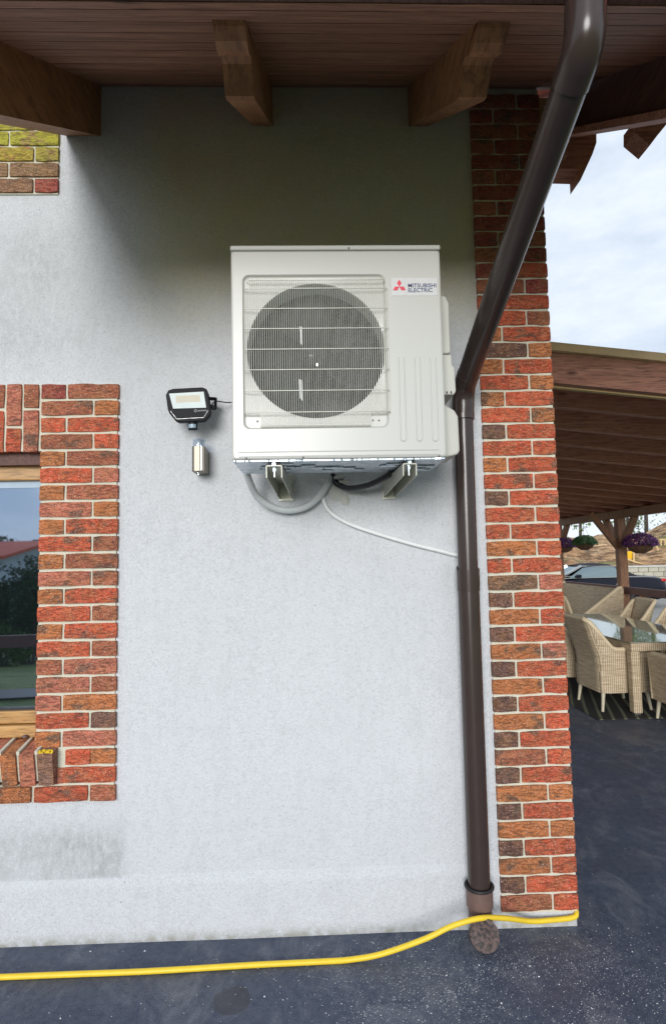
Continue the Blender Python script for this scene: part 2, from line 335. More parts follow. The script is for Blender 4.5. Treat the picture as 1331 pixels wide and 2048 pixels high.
# ------------------------------------------------------------------ mesh helper
class MB:
    def __init__(s): s.v = []; s.f = []; s.mi = []; s.mats = []; s.sm = []
    def mat(s, m):
        if m not in s.mats: s.mats.append(m)
        return s.mats.index(m)
    def add(s, vs, fs, m=None, smooth=False):
        o = len(s.v); s.v += [tuple(p) for p in vs]; k = s.mat(m) if m else 0
        for f in fs: s.f.append(tuple(i+o for i in f)); s.mi.append(k); s.sm.append(smooth)
        return s
    def box(s, a, b, m=None, ch=0.0):
        x0, y0, z0 = (min(a[i], b[i]) for i in range(3)); x1, y1, z1 = (max(a[i], b[i]) for i in range(3))
        if ch <= 0:
            return s.add([(x0,y0,z0),(x1,y0,z0),(x1,y1,z0),(x0,y1,z0),(x0,y0,z1),(x1,y0,z1),(x1,y1,z1),(x0,y1,z1)],
                         [(3,2,1,0),(4,5,6,7),(0,1,5,4),(1,2,6,5),(2,3,7,6),(3,0,4,7)], m)
        bm = bmesh.new(); bmesh.ops.create_cube(bm, size=1)
        for vv in bm.verts: vv.co = Vector(((x0+x1)/2+vv.co.x*(x1-x0), (y0+y1)/2+vv.co.y*(y1-y0), (z0+z1)/2+vv.co.z*(z1-z0)))
        bmesh.ops.bevel(bm, geom=list(bm.edges), offset=ch, segments=2, profile=.5, affect='EDGES')
        bm.verts.index_update(); s.add([vv.co for vv in bm.verts], [[vv.index for vv in f.verts] for f in bm.faces], m); bm.free(); return s
    def obox(s, pts8, m=None):
        return s.add(pts8, [(3,2,1,0),(4,5,6,7),(0,1,5,4),(1,2,6,5),(2,3,7,6),(3,0,4,7)], m)
    def beam(s, a, b, wd, ht, m=None, up=(0, 0, 1)):
        a = Vector(a); b = Vector(b); d = (b-a).normalized(); sx = d.cross(Vector(up)).normalized(); uz = sx.cross(d)
        P = []
        for q in (-1, 1):
            for e, g in ((a, 0), (b, 1)):
                pass
        c = lambda e, i, j: e + sx*(i*wd/2) + uz*(j*ht/2)
        return s.obox([c(a,-1,-1), c(a,1,-1), c(b,1,-1), c(b,-1,-1), c(a,-1,1), c(a,1,1), c(b,1,1), c(b,-1,1)], m)
    def tube(s, pts, r, n=12, m=None, caps=True, smooth=True):
        pts = [Vector(p) for p in pts]; rs = r if isinstance(r, (list, tuple)) else [r]*len(pts)
        t0 = (pts[1]-pts[0]).normalized(); u = t0.orthogonal().normalized(); rings = []
        for i, p in enumerate(pts):
            t = (pts[min(i+1, len(pts)-1)]-pts[max(i-1, 0)]).normalized()
            u = (u - t*u.dot(t)).normalized(); w_ = t.cross(u)
            rings.append([p+(u*math.cos(2*math.pi*k/n)+w_*math.sin(2*math.pi*k/n))*rs[i] for k in range(n)])
        vs = [q for R in rings for q in R]; fs = []
        for i in range(len(pts)-1):
            for k in range(n): fs.append((i*n+k, i*n+(k+1)%n, (i+1)*n+(k+1)%n, (i+1)*n+k))
        s.add(vs, fs, m, smooth)
        if caps: s.add(rings[0][::-1], [tuple(range(n))], m); s.add(rings[-1], [tuple(range(n))], m)
        return s
    def prism(s, poly, axis, a, b, m=None, smooth=False):
        # poly: list of 2D; axis 'x': (y,z), 'y': (x,z), 'z': (x,y)
        mk = {'x': lambda p, t: (t, p[0], p[1]), 'y': lambda p, t: (p[0], t, p[1]), 'z': lambda p, t: (p[0], p[1], t)}[axis]
        n = len(poly); ar = sum(poly[i][0]*poly[(i+1)%n][1]-poly[(i+1)%n][0]*poly[i][1] for i in range(n))
        P = poly if ar > 0 else poly[::-1]; flip = (axis == 'y')
        vs = [mk(p, a) for p in P]+[mk(p, b) for p in P]
        f0 = tuple(range(n))[::-1]; f1 = tuple(range(n, 2*n)); sd_ = [(i, (i+1)%n, n+(i+1)%n, n+i) for i in range(n)]
        fs = [f0, f1]+sd_
        if flip != (b < a): fs = [f[::-1] for f in fs]
        return s.add(vs, fs, m, smooth)
    def lathe(s, prof, c=(0, 0, 0), n=24, m=None, smooth=True, axis='z'):
        vs = []; fs = []
        for (r, h) in prof:
            for k in range(n):
                a = 2*math.pi*k/n
                q = (r*math.cos(a), r*math.sin(a), h) if axis == 'z' else (r*math.cos(a), h, r*math.sin(a))
                vs.append((c[0]+q[0], c[1]+q[1], c[2]+q[2]))
        for i in range(len(prof)-1):
            for k in range(n): fs.append((i*n+k, i*n+(k+1)%n, (i+1)*n+(k+1)%n, (i+1)*n+k))
        return s.add(vs, fs, m, smooth)
    def grid(s, P, m=None, smooth=True):
        nr, nc = len(P), len(P[0]); vs = [q for R in P for q in R]
        return s.add(vs, [(i*nc+j, i*nc+j+1, (i+1)*nc+j+1, (i+1)*nc+j) for i in range(nr-1) for j in range(nc-1)], m, smooth)
    def build(s, name, m=None, parent=None, local=False, loc=None, rot=None):
        me = bpy.data.meshes.new(name); off = Vector((0, 0, 0))
        if loc is not None and not local: off = Vector(loc)
        elif parent is not None and not local: off = worldloc(parent)
        me.from_pydata([tuple(Vector(p)-off) for p in s.v], [], s.f)
        mats = s.mats if s.mats else ([m] if m else [])
        if m and s.mats and m not in s.mats: mats = s.mats
        for q in mats: me.materials.append(q)
        for p, k, sm in zip(me.polygons, s.mi, s.sm): p.material_index = k; p.use_smooth = sm
        me.update()
        o = bpy.data.objects.new(name, me); COL.objects.link(o)
        if parent: o.parent = parent
        if loc is not None:
            o.location = Vector(loc)-(worldloc(parent) if parent else Vector((0, 0, 0)))
        if rot: o.rotation_euler = rot
        return o
def worldloc(o):
    p = Vector((0, 0, 0))
    while o: p += Vector(o.location); o = o.parent
    return p
def tag(o, label=None, cat=None, group=None, kind=None):
    if label: o['label'] = label
    if cat: o['category'] = cat
    if group: o['group'] = group
    if kind: o['kind'] = kind
    return o
def thing(name, label, cat, loc=(0, 0, 0), rz=0, group=None):
    o = bpy.data.objects.new(name, None); COL.objects.link(o); o.location = loc; o.rotation_euler = (0, 0, rz); o.empty_display_size = .1
    return tag(o, label, cat, group)
def copy_tree(o, parent=None):
    c = o.copy(); COL.objects.link(c)
    if parent: c.parent = parent
    for ch in list(o.children): copy_tree(ch, c)
    return c
def smoothpath(pts, n=10):
    pts = [Vector(p) for p in pts]; P = [pts[0]*2-pts[1]]+pts+[pts[-1]*2-pts[-2]]; out_ = []
    for i in range(1, len(P)-2):
        for k in range(n):
            t = k/n; a, b, c, d = P[i-1], P[i], P[i+1], P[i+2]
            out_.append(.5*((2*b)+(c-a)*t+(2*a-5*b+4*c-d)*t*t+(3*b-a-3*c+d)*t**3))
    out_.append(pts[-1]); return out_
def text_mesh(txt, size, m, name, parent, origin, width=None, height=None, bold=0.0, tilt=0.0, spacing=1.0):
    cu = bpy.data.curves.new(name, 'FONT'); cu.body = txt; cu.size = size; cu.extrude = .0006; cu.offset = bold; cu.space_character = spacing; cu.resolution_u = 3
    ob = bpy.data.objects.new('tmp', cu); COL.objects.link(ob); bpy.context.view_layer.update()
    me = bpy.data.meshes.new_from_object(ob.evaluated_get(bpy.context.evaluated_depsgraph_get()))
    bpy.data.objects.remove(ob); bpy.data.curves.remove(cu)
    xs = [v.co.x for v in me.vertices]; ys = [v.co.y for v in me.vertices]; x0, x1, y0, y1 = min(xs), max(xs), min(ys), max(ys)
    sx = width/(x1-x0) if width else 1; sy = height/(y1-y0) if height else sx
    for v in me.vertices:
        a, b = (v.co.x-x0)*sx, (v.co.y-y0)*sy
        v.co = (a, -v.co.z, b) if not tilt else (a*math.cos(tilt)-b*math.sin(tilt), -v.co.z, a*math.sin(tilt)+b*math.cos(tilt))
    me.name = name; me.materials.clear(); me.materials.append(m)
    o = bpy.data.objects.new(name, me); COL.objects.link(o); o.parent = parent
    o.location = Vector(origin)-worldloc(parent); return o

# ------------------------------------------------------------------ ground
YB, YW = 2.865, 2.885           # brick face, plaster face
def gz(x, y):                   # lie of the land: flat by the house, falling away behind the photographer
    z = 0.0
    if y < -3: z -= min(3.2, (-3-y)*.13)
    return z
g = MB()
xs = [-1500, -400, -120, -60, -40, -30, -24, -18, -12, -8, -4, 0, 4, 8, 14, 24, 40, 80, 200, 600, 1500]
ys = [-1500, -400, -150, -90, -60, -40, -30, -24, -18, -14, -10, -7, -5, -3, -1, 0, 3, 6, 10, 15, 30, 60, 150, 500, 1500]
g.grid([[(x, y, gz(x, y)-.02) for x in xs] for y in ys], M['grass'])
tag(g.build('ground', M['grass']), kind='structure')
g = MB(); g.box((-9, -.55, -.3), (5.75, 14.2, 0), M['asphalt'], 0)
tag(g.build('asphalt_terrace', M['asphalt']), kind='structure')
g = MB(); g.box((5.76, 9, -.3), (40, 23.7, -.015), M['paving']); tag(g.build('driveway', M['paving']), kind='structure')
g = MB(); pth = [(-9, -2.0), (-4, -2.2), (-3.1, -2.6), (-2.4, -2.1), (-1, -1.7), (4, -1.6)]
sp_ = smoothpath([(x, y, .0) for x, y in pth], 8)
g.grid([[(p.x, p.y-.28, gz(0, p.y)+.012) for p in sp_], [(p.x, p.y+.28, .012) for p in sp_]], M['conc'], False)
tag(g.build('garden_path', M['conc']), kind='structure')

# loose grit on the terrace, thrown about the foot of the downpipe
g = MB(); rg = random.Random(3)
for i in range(1500):
    if i < 1150: x = .80+rg.gauss(0, .62); y = 2.45+rg.gauss(0, .27)
    else: x = rg.uniform(-1.6, 2.4); y = rg.uniform(2.0, 3.6)
    if y > 2.84 and x < 1.24: continue
    s = rg.uniform(.0009, .0026)*(2.0 if rg.random() < .03 else 1); a = rg.uniform(0, 6.28)
    q = [(x+s*math.cos(a+k*1.57)*rg.uniform(.6, 1.3), y+s*math.sin(a+k*1.57)*rg.uniform(.6, 1.3), .0008) for k in range(4)]
    g.add(q+[(x, y, .0008+s*.8)], [(0, 1, 4), (1, 2, 4), (2, 3, 4), (3, 0, 4)])
tag(g.build('grit', M['white']), 'white lime grit scattered over the dark asphalt below the downpipe', 'grit', kind='stuff')

# ------------------------------------------------------------------ house
house = thing('house', 'white rendered house with red brick trim and dark timber eaves', 'house', (0, 3.5, 0))
Z0W, Z1W = 0.0, 4.17
WX0, WX1, WZ0, WZ1 = -2.42, -1.327, .905, 2.29         # window opening
xs = sorted(set([round(-4.2+.06*i, 4) for i in range(int((1.19+4.2)/.06)+1)]+[WX0-.1, WX1+.1, 1.195, .842]))
zs = sorted(set([round(.06*i, 4) for i in range(int(Z1W/.06)+9)]+[WZ0-.1, WZ1+.1, .288, .2895]))
def wy(x, z): return YW + .0035*noise.noise(Vector((x*1.3, 0, z*1.3))) + (0 if z > .289 else -.0025)
g = MB(); idx = {}
for i, x in enumerate(xs):
    for j, z in enumerate(zs):
        if x < -1.3 and z < 5: pass
        idx[i, j] = len(g.v); g.v.append((x, wy(x, z), z))
for i in range(len(xs)-1):
    for j in range(len(zs)-1):
        xc, zc = (xs[i]+xs[i+1])/2, (zs[j]+zs[j+1])/2
        if WX0-.1 < xc < WX1+.1 and WZ0-.1 < zc < WZ1+.1: continue
        g.f.append((idx[i, j], idx[i+1, j], idx[i+1, j+1], idx[i, j+1])); g.mi.append(0); g.sm.append(True)
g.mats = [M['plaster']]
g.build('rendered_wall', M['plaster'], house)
# upper wall left of the eaves, side and back walls
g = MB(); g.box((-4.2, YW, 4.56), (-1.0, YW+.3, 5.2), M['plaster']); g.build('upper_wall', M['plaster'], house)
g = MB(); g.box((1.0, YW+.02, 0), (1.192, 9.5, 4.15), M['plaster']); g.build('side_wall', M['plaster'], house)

# bricks -------------------------------------------------------------------
def brick_mesh(L, H, D, seed):
    rb = random.Random(seed); nx, nz = (6 if L > .2 else 4), 3; k = seed*7.3
    F = []
    for j in range(nz):
        row = []
        for i in range(nx):
            u, v = i/(nx-1)-.5, j/(nz-1)-.5
            ex = .0028*noise.noise(Vector((k+u*6, v*4, 1))) ; ez = .0034*noise.noise(Vector((k+u*7, v*3, 9)))
            edge = (abs(u) > .49 or abs(v) > .49)
            y = -D/2 + .0035*noise.noise(Vector((k+u*5, v*3, 4))) + (0.0035 if edge else -.001)
            if edge: y -= .0015
            if abs(u) > .49 and abs(v) > .49: u *= .99; v *= .95
            row.append((u*L+ex, y, v*H+ez))
        F.append(row)
    b = MB(); b.grid(F, M['brick'], True)
    loop = [(0, i) for i in range(nx)]+[(j, nx-1) for j in range(1, nz)]+[(nz-1, i) for i in range(nx-2, -1, -1)]+[(j, 0) for j in range(nz-2, 0, -1)]
    vs = []; n = len(loop)
    for (j, i) in loop:
        p = F[j][i]; vs.append(p); vs.append((p[0]*1.008, D/2, p[2]*1.012))
    # a small rounding ring
    b.add(vs, [(2*q, 2*((q+1) % n), 2*((q+1) % n)+1, 2*q+1)[::-1] for q in range(n)], M['brick'], False)
    b.add([(p[0]*1.008, D/2, p[2]*1.012) for p in (F[0][0], F[0][-1], F[-1][-1], F[-1][0])], [(3, 2, 1, 0)], M['brick'])
    me = bpy.data.meshes.new('brick')
    me.from_pydata(b.v, [], b.f); me.materials.append(M['brick'])
    for p, s_ in zip(me.polygons, b.sm): p.use_smooth = s_
    bm = bmesh.new(); bm.from_mesh(me); bmesh.ops.remove_doubles(bm, verts=bm.verts, dist=1e-5); bmesh.ops.recalc_face_normals(bm, faces=bm.faces)
    for e in bm.edges: e.smooth = len(e.link_faces) == 2 and e.calc_face_angle(0) < .7
    bm.to_mesh(me); bm.free()
    return me
BRK = {}
def brick(L, H, D, parent, c, color, rot=(0, 0, 0), lichen=0.0):
    key = (round(L, 2), round(H, 2), round(D, 2), random.randrange(6))
    if key not in BRK: BRK[key] = brick_mesh(L, H, D, len(BRK)+3)
    o = bpy.data.objects.new('brick', BRK[key]); COL.objects.link(o); o.parent = parent
    o.location = Vector(c)-worldloc(parent)+Vector((0, random.uniform(-.002, .002), 0))
    o.rotation_euler = (rot[0], rot[1]+random.uniform(-.006, .006), rot[2])
    f = random.uniform(.86, 1.14); o.color = (color[0]*f, color[1]*f, color[2]*f, 1.0-lichen); return o
PAL = dict(R=(.62, .105, .042), O=(.56, .18, .055), D=(.15, .075, .058), B=(.44, .13, .066), P=(.60, .18, .11), G=(.27, .15, .085), S=(.36, .055, .042))
ROWH = .083
g = MB(); g.box((.842, 2.876, .070), (1.197, 3.0, 4.17), M['mortar']); quoin = g.build('brick_quoin', M['mortar'], house)
pat = ['BR', 'DR', 'OR', 'DR', 'OO', 'DR', 'OO', 'DR', 'BR', 'DR', 'OR', 'DR', 'OR', 'DR', 'OP', 'DR', 'OR', 'DR', 'GP', 'RR', 'OR', 'RR', 'RR', 'DR', 'RR', 'OR', 'RR', 'DR',
       'RO', 'OR', 'RO', 'OR', 'DO', 'OR', 'RB', 'RR', 'BS', 'SR', 'BS', 'SB', 'SS', 'BS', 'SB', 'BS', 'SS', 'BS', 'BB', 'SB', 'BS']
for i in range(49):
    z = .075+(i+.5)*ROWH; a, b = pat[i % len(pat)]; L1, L2 = .240, .113
    if i % 2 == 0:
        brick(L1, .071, .11, quoin, (.836+L1/2, YB+.055, z), PAL[a]); brick(L2, .071, .11, quoin, (.836+.251+L2/2, YB+.055, z), PAL[b])
    else:
        brick(L2, .071, .11, quoin, (.836+L2/2, YB+.055, z), PAL[a]); brick(L1, .071, .11, quoin, (.836+.124+L1/2, YB+.055, z), PAL[b])
# window surround
g = MB()
def mort(a, b): g.box(a, b, M['mortar'])
mort((-1.325, 2.876, .64), (-.963, 3.06, 2.622)); mort((-2.78, 2.876, .64), (WX0-.002, 3.06, 2.622))
mort((WX0-.002, 2.876, 2.292), (-1.325, 3.0, 2.622)); mort((WX0-.002, 2.88, .64), (-1.325, 3.06, .885))
sur = g.build('window_surround', M['mortar'], house)
jl = ['SB', 'BO', 'RR', 'BR', 'OB', 'RP', 'OB', 'PO', 'OR', 'RB', 'OB', 'PB', 'OR', 'RB', 'OR', 'RB', 'BP', 'PB', 'PO', 'RD', 'OP', 'RO', 'PR', 'RB']
X0 = -1.327
for r in range(24):
    z = 2.627-(r+.5)*ROWH; a, b = jl[r]
    for mir in (0, 1):
        def put(xc, L, c):
            xx = xc if not mir else (WX0-.002-(-1.325))+(-1.325)-(xc+1.325)
            brick(L, .071, .11, sur, (xx, YB+.055, z), PAL[c])
        if mir: a, b = b, a
        if r == 21: put(-1.128, .113, a); put(-1.012, .116, b)
        elif r == 22: put(-1.245, .10, a); put(X0+.127+.123, .246, b)
        elif r == 23: put(X0+.123, .246, a); put(X0+.258+.0575, .115, b)
        elif r % 2 == 0: put(X0+.0575, .115, a); put(X0+.127+.123, .246, b)
        else: put(X0+.123, .246, a); put(X0+.258+.0575, .115, b)
k = 0; x = -1.375
while x > WX0+.03:
    c1, c2 = PAL['P' if k % 2 else 'B'], PAL['R' if k % 3 else 'P']
    if k % 2 == 0: brick(.118, .071, .11, sur, (x, YB+.055, 2.564), c1, (0, math.pi/2, 0)); brick(.205, .071, .11, sur, (x, YB+.055, 2.390), c2, (0, math.pi/2, 0))
    else: brick(.205, .071, .11, sur, (x, YB+.055, 2.521), c1, (0, math.pi/2, 0)); brick(.118, .071, .11, sur, (x, YB+.055, 2.347), c2, (0, math.pi/2, 0))
    x -= .083; k += 1
x = WX1-.12-.0; 
for xx in (-1.462, -1.713, -1.964, -2.215):
    brick(.24, .071, .11, sur, (xx, YB+.055, .677), PAL['O'])
for xx in (-1.40, -1.65, -1.90, -2.15): brick(.24, .071, .09, sur, (xx, YB+.062, .755), PAL['B'])
# rowlock sill: bricks on edge, sloping down and standing proud
k = 0; x = -1.258
tilt = rad(11)
while x > WX0-.02:
    c = [PAL['G'], PAL['P'], PAL['O'], PAL['P']][k % 4]
    if k == 0: c = (.30, .16, .11)
    yc = 2.825+.115
    me_key = ('sill', k % 3)
    if me_key not in BRK:
        BRK[me_key] = brick_mesh(.069, .155, .24, 40+k)
    o = bpy.data.objects.new('brick', BRK[me_key]); COL.objects.link(o); o.parent = sur
    o.location = Vector((x, yc, .824))-worldloc(sur); o.rotation_euler = (tilt, 0, 0); o.color = (*c, 1.0)
    if k == 0: o['label'] = 'end sill brick with yellow lichen on its top edge'
    x -= .083; k += 1
g = MB(); rg = random.Random(5)
for i in range(150):
    u = rg.uniform(-.031, .031); v = abs(rg.gauss(0, .014))-.004; s = rg.uniform(.002, .0045)
    p = Vector((-1.258+u, 2.8215 if v > .002 else 2.825+rg.uniform(0, .02), .882-v))
    g.add([p+Vector((-s, 0, -s)), p+Vector((s, 0, -s*.6)), p+Vector((s*.7, 0, s)), p+Vector((-s*.8, 0, s*.8)), p+Vector((0, -.002, 0))], [(0, 1, 4), (1, 2, 4), (2, 3, 4), (3, 0, 4)])
lich = NT('yellow_lichen'); g.build('lichen', lich.set((.75, .52, .02), .9), sur)['kind'] = 'stuff'
g = MB()
for i in range(14):
    xx = -1.2995-.083*i
    if xx > WX0-.02: g.beam((xx, 2.834, .817), (xx, 3.02, .817+0.186*math.tan(tilt)), .013, .145, M['mortar'])
g.build('sill_joints', M['mortar'], sur)
# upper window surround (only its lower corner shows)
g = MB(); g.box((-1.9, 2.876, 3.60), (-1.268, 3.0, 4.62), M['mortar']); usur = g.build('upper_window_surround', M['mortar'], house)
for r in range(9):
    z = 3.600+(r+.5)*ROWH; li = [0, .1, .75, 1, .95, .8, .5, .3, .2][r]; cs = ['SG', 'GG', 'GB', 'GG', 'GG', 'GB', 'BB', 'BO', 'BO'][r]
    if r % 2 == 0: spans = [(-1.376, .226 if False else .113), (-1.565, .24), (-1.815, .24)]
    else: spans = [(-1.385, .24), (-1.63, .24)]
    if r % 2 == 0: spans[0] = (-1.262-.0565-.004, .113); spans[1] = (-1.262-.124-.12-.004, .24); spans[2] = (-1.262-.375-.12, .24)
    else: spans[0] = (-1.262-.12-.004, .24); spans[1] = (-1.262-.251-.12-.004, .24)
    for q, (xc, L) in enumerate(spans): brick(L, .071, .11, usur, (xc, YB+.055, z), PAL[cs[min(q, 1)]], lichen=li*(1 if q or r > 1 else .9))

# window ---------------------------------------------------------------------
win = MB(); YG = 3.0
win.box((WX0, YG-.035, 2.163), (WX1+.03, YG+.05, 2.33), M['oak'], .006); win.box((WX0, YG-.055, 2.235), (WX1+.03, YG-.03, 2.33), M['oak'], .004)
win.box((WX0, YG-.03, .975), (WX1+.03, YG+.05, 1.035), M['oak'], .006); win.box((WX0, YG-.055, .915), (WX1+.03, YG+.05, .972), M['oak'], .007)
win.box((WX0, YG-.03, .915), (WX0+.07, YG+.05, 2.33), M['oak'], .006)
wn_ = win.build('window_frame', M['oak'], house)
g = MB(); g.box((WX0+.03, YG, 1.03), (WX1+.04, YG+.012, 2.20), M['glass']); g.build('pane', M['glass'], wn_)
g = MB(); g.box((WX0+.03, YG-.006, 2.128), (WX1+.04, YG-.002, 2.17), M['pale_strip']); g.build('pale_strip', M['pale_strip'], wn_)  # pale blue strip across the top of the pane
g = MB(); g.box((WX0, 2.915, 2.232), (WX1+.02, YG-.056, 2.291), M['rail']); g.build('shading_head_board', M['rail'], wn_)  # dark board under the lintel, made to stick out to shade the frame
g = MB(); g.box((WX0+.07, YG-.012, 1.022), (WX1+.03, YG-.004, 1.048), M['rubber']); g.build('gasket', M['rubber'], wn_)
g = MB(); g.lathe([(0, 0), (.014, 0), (.016, .006), (.009, .012), (0, .013)], (-1.405, YG-.063, .918), 10, M['pipe2']); g.build('drain_cap', M['pipe2'], wn_)

# eaves ------------------------------------------------------------------------
SL = .67
def sz(y): return 4.185-SL*(YW-y)
RXL, RXR = -1.235, 3.1
yb = YW+.06; n = 0
for k in range(12):
    y1 = YW+.05-k*.125; y0 = max(1.49, y1-.1235)
    if y1 < 1.50: break
    xl, xr = RXL, RXR
    g = MB(); up = .022
    P = [(xl, y0, sz(y0)), (xr, y0, sz(y0)), (xr, y1, sz(y1)), (xl, y1, sz(y1))]
    ch = .002
    g.obox([(xl, y0+ch, sz(y0+ch)), (xr, y0+ch, sz(y0+ch)), (xr, y1-ch, sz(y1-ch)), (xl, y1-ch, sz(y1-ch))]+[(p[0], p[1]+(0), p[2]+up) for p in P], M['soffit'])
    g.build('soffit_board', M['soffit'], house)
g = MB(); P = [(RXL-.02, 1.455), (RXR+.02, 1.455), (RXR+.02, YW+2.5), (RXL-.02, YW+2.5)]
g.obox([(x, y, sz(y)+.03) for x, y in P]+[(x, y, sz(y)+.12) for x, y in P], M['tile']); g.build('roof', M['tile'], house)
g = MB(); g.box((RXL, 1.46, sz(1.49)+.002), (RXR, 1.488, sz(1.49)+.16), M['rail']); g.build('fascia_board', M['rail'], house)
def rafter(x0, x1, y_end=None, carved=True, drop=0):
    zb = lambda y: 3.972-drop-SL*(YW-y)
    if carved:
        prof = [(YW+.0, zb(YW)), (1.935, zb(1.935)+.0), (1.905, 3.325), (1.872, 3.352), (1.838, 3.382), (1.805, 3.385), (1.775, 3.355), (1.735, 3.335), (1.70, 3.335), (1.665, 3.350), (1.640, 3.372), (1.628, sz(1.628)+.012), (YW, sz(YW)+.012)]
    else:
        prof = [(YW, zb(YW)), (y_end, zb(y_end)), (y_end, sz(y_end)+.012), (YW, sz(YW)+.012)]
    b = MB(); b.prism(prof, 'x', x0, x1, M['rafter']); o = b.build('rafter', M['rafter'], house)
    return o
rafter(-.283, -.185); rafter(.517, .615); rafter(-1.235, -1.06, 1.60, False, .055)
gr = MB(); gr.prism([(YW+1.2, 3.955+SL*1.2), (1.56, 3.955-SL*(YW-1.56)), (1.56, sz(1.56)-.001), (YW+1.2, sz(YW+1.2)-.001)], 'x', 1.385, 1.47, M['rail'])
o = gr.build('gable_rafter', M['rail'], house); o['label'] = 'deep dark gable rafter at the right end of the eaves'
g = MB(); g.beam((1.375, 1.6, 3.955-SL*(YW-1.6)-.016), (1.375, YW+.3, 3.955+SL*.3-.016), .11, .03, M['fascia']); g.build('verge_trim', M['fascia'], house)
# light boarding seen past the top of the brick quoin
for k in range(5):
    g = MB(); g.box((1.196, YW+.05, 3.93+k*.05), (1.383, YW+.075, 3.975+k*.05), M['timber'], .004); g.build('gable_board', M['timber'], house)
# carved plate end and pointed brackets under the gable rafter
def carved_end(name, poly, y0, y1):
    b = MB(); b.prism(poly, 'y', y0, y1, M['fascia']); return b.build(name, M['fascia'], house)
def pts(y, *pp): return [(onY(a, b, y).x, onY(a, b, y).z) for a, b in pp]
carved_end('plate_end', pts(3.05, (1085, 266), (1192, 266), (1192, 285), (1184, 308), (1172, 334), (1160, 360), (1159, 338), (1085, 336)), 3.05, 3.18)
carved_end('carved_bracket', pts(2.6, (1268, 240), (1331, 232), (1345, 232), (1320, 262), (1299, 290), (1268, 264)), 2.6, 2.70)
carved_end('eaves_purlin', [(1.196, 4.05), (1.40, 4.05), (1.40, 3.90), (1.196, 3.90)], 3.0, 3.16)
# gutter
g = MB(); R = .07; yc, zc = 1.385, sz(1.5)+.125
P = []
for xx in (RXL-.02, RXR+.02):
    P.append([(xx, yc+R*math.cos(a), zc-R*math.sin(a)) for a in np.linspace(0, math.pi, 14)]+[(xx, yc-(R-.004), zc), ]+[(xx, yc+(R-.004)*math.cos(a), zc-(R-.004)*math.sin(a)) for a in np.linspace(math.pi, 0, 14)])
g.grid(P, M['pipe']); g.build('gutter', M['pipe'], house)

# ------------------------------------------------------------------ downpipe
dp = thing('downpipe', 'brown plastic downpipe bending from the gutter down beside the brick corner', 'downpipe', (.718, 2.79, 0))
PX, PY = .719, 2.805
def arc(p0, d0, d1, rr, n=8):   # rounded corner about p0
    d0 = Vector(d0).normalized(); d1 = Vector(d1).normalized(); p0 = Vector(p0); ang = d0.angle(d1); t = rr*math.tan(ang/2)
    a = p0-d0*t; b = p0+d1*t; out_ = []
    for i in range(n+1):
        s = i/n; out_.append(a*(1-s)**2+p0*2*s*(1-s)+b*s**2)
    return out_
EL = Vector((.722, 2.785, 2.545)); TOP = Vector((.738, 1.45, 3.100))
dd = (TOP-EL).normalized(); e1 = arc(EL, (0, 0, 1), dd, .11); e2 = arc(TOP, dd, (.03, -.02, 1), .08)
g = MB(); g.tube([(PX, PY, .23), (PX, PY-.005, 1.66)], .0505, 28, M['pipe']); g.build('lower_pipe', M['pipe'], dp)
g = MB(); g.tube([(PX, PY-.005, 1.58), (PX, PY-.008, 1.68)], .0535, 28, M['pipe']); g.tube([(PX, PY-.005, 1.677), (PX, PY-.008, 1.683)], .0545, 28, M['pipe']); g.build('pipe_socket', M['pipe'], dp)
g = MB(); g.tube([(PX, PY-.008, 1.66), (PX+.002, PY-.014, 2.47)], .0465, 28, M['pipe']); g.build('upper_pipe', M['pipe'], dp)
g = MB(); g.tube([Vector((PX+.002, PY-.014, 2.42))]+e1+[e1[-1]+dd*.05], .0525, 28, M['pipe']); g.build('elbow', M['pipe'], dp)
g = MB(); g.tube([e1[-1], e2[0]], .0500, 28, M['pipe']); g.build('diagonal_pipe', M['pipe'], dp)
g = MB(); g.tube([e2[0]-dd*.05]+e2+[(.745, 1.42, 3.42)], .0530, 28, M['pipe']); g.build('elbow', M['pipe'], dp)
g = MB(); g.tube([(PX, PY-.014, 2.40), (PX, PY-.014, 2.425)], .0555, 28, M['pipe']); g.build('pipe_clip', M['pipe'], dp)
g = MB(); g.tube([(PX, PY, .152), (PX, PY, .232)], .060, 28, M['pipe2']); g.tube([(PX, PY, .085), (PX, PY, .155)], .053, 28, M['pipe2']); g.build('collar', M['pipe2'], dp)
ring = [(PX+.061*math.cos(a), PY+.061*math.sin(a), .238) for a in np.linspace(0, 2*math.pi, 30)]
g = MB(); g.tube(ring, .0075, 8, M['rubber'], caps=False); g.build('rubber_seal', M['rubber'], dp)
dr = thing('drain_inlet', 'round worn brown drain cap on the asphalt at the foot of the downpipe', 'drain cap', (.715, 2.70, 0))
a0 = Vector((PX, 2.79, .045)); a1 = Vector((.706, 2.695, .088)); dn = Vector((-.10, -.84, .50)).normalized(); a0 = a1-dn*.10
g = MB(); g.tube([a0+Vector((0, 0, .0)), a1], .060, 30, M['capm']); g.tube([a1-dn*.02, a1+dn*.012], .064, 30, M['capm']); g.build('branch_pipe', M['capm'], dr)
g = MB()
cc = a1+dn*.012; u = Vector((1, 0, 0)); vv_ = dn.cross(u)
P = [[cc+dn*(.007*(1-(r_/.06)**2))+(u*math.cos(a)+vv_*math.sin(a))*r_ for a in np.linspace(0, 2*math.pi, 31)] for r_ in (.060, .052, .045, .02, .001)]
g.grid(P, M['capm']); g.build('cap', M['capm'], dr)

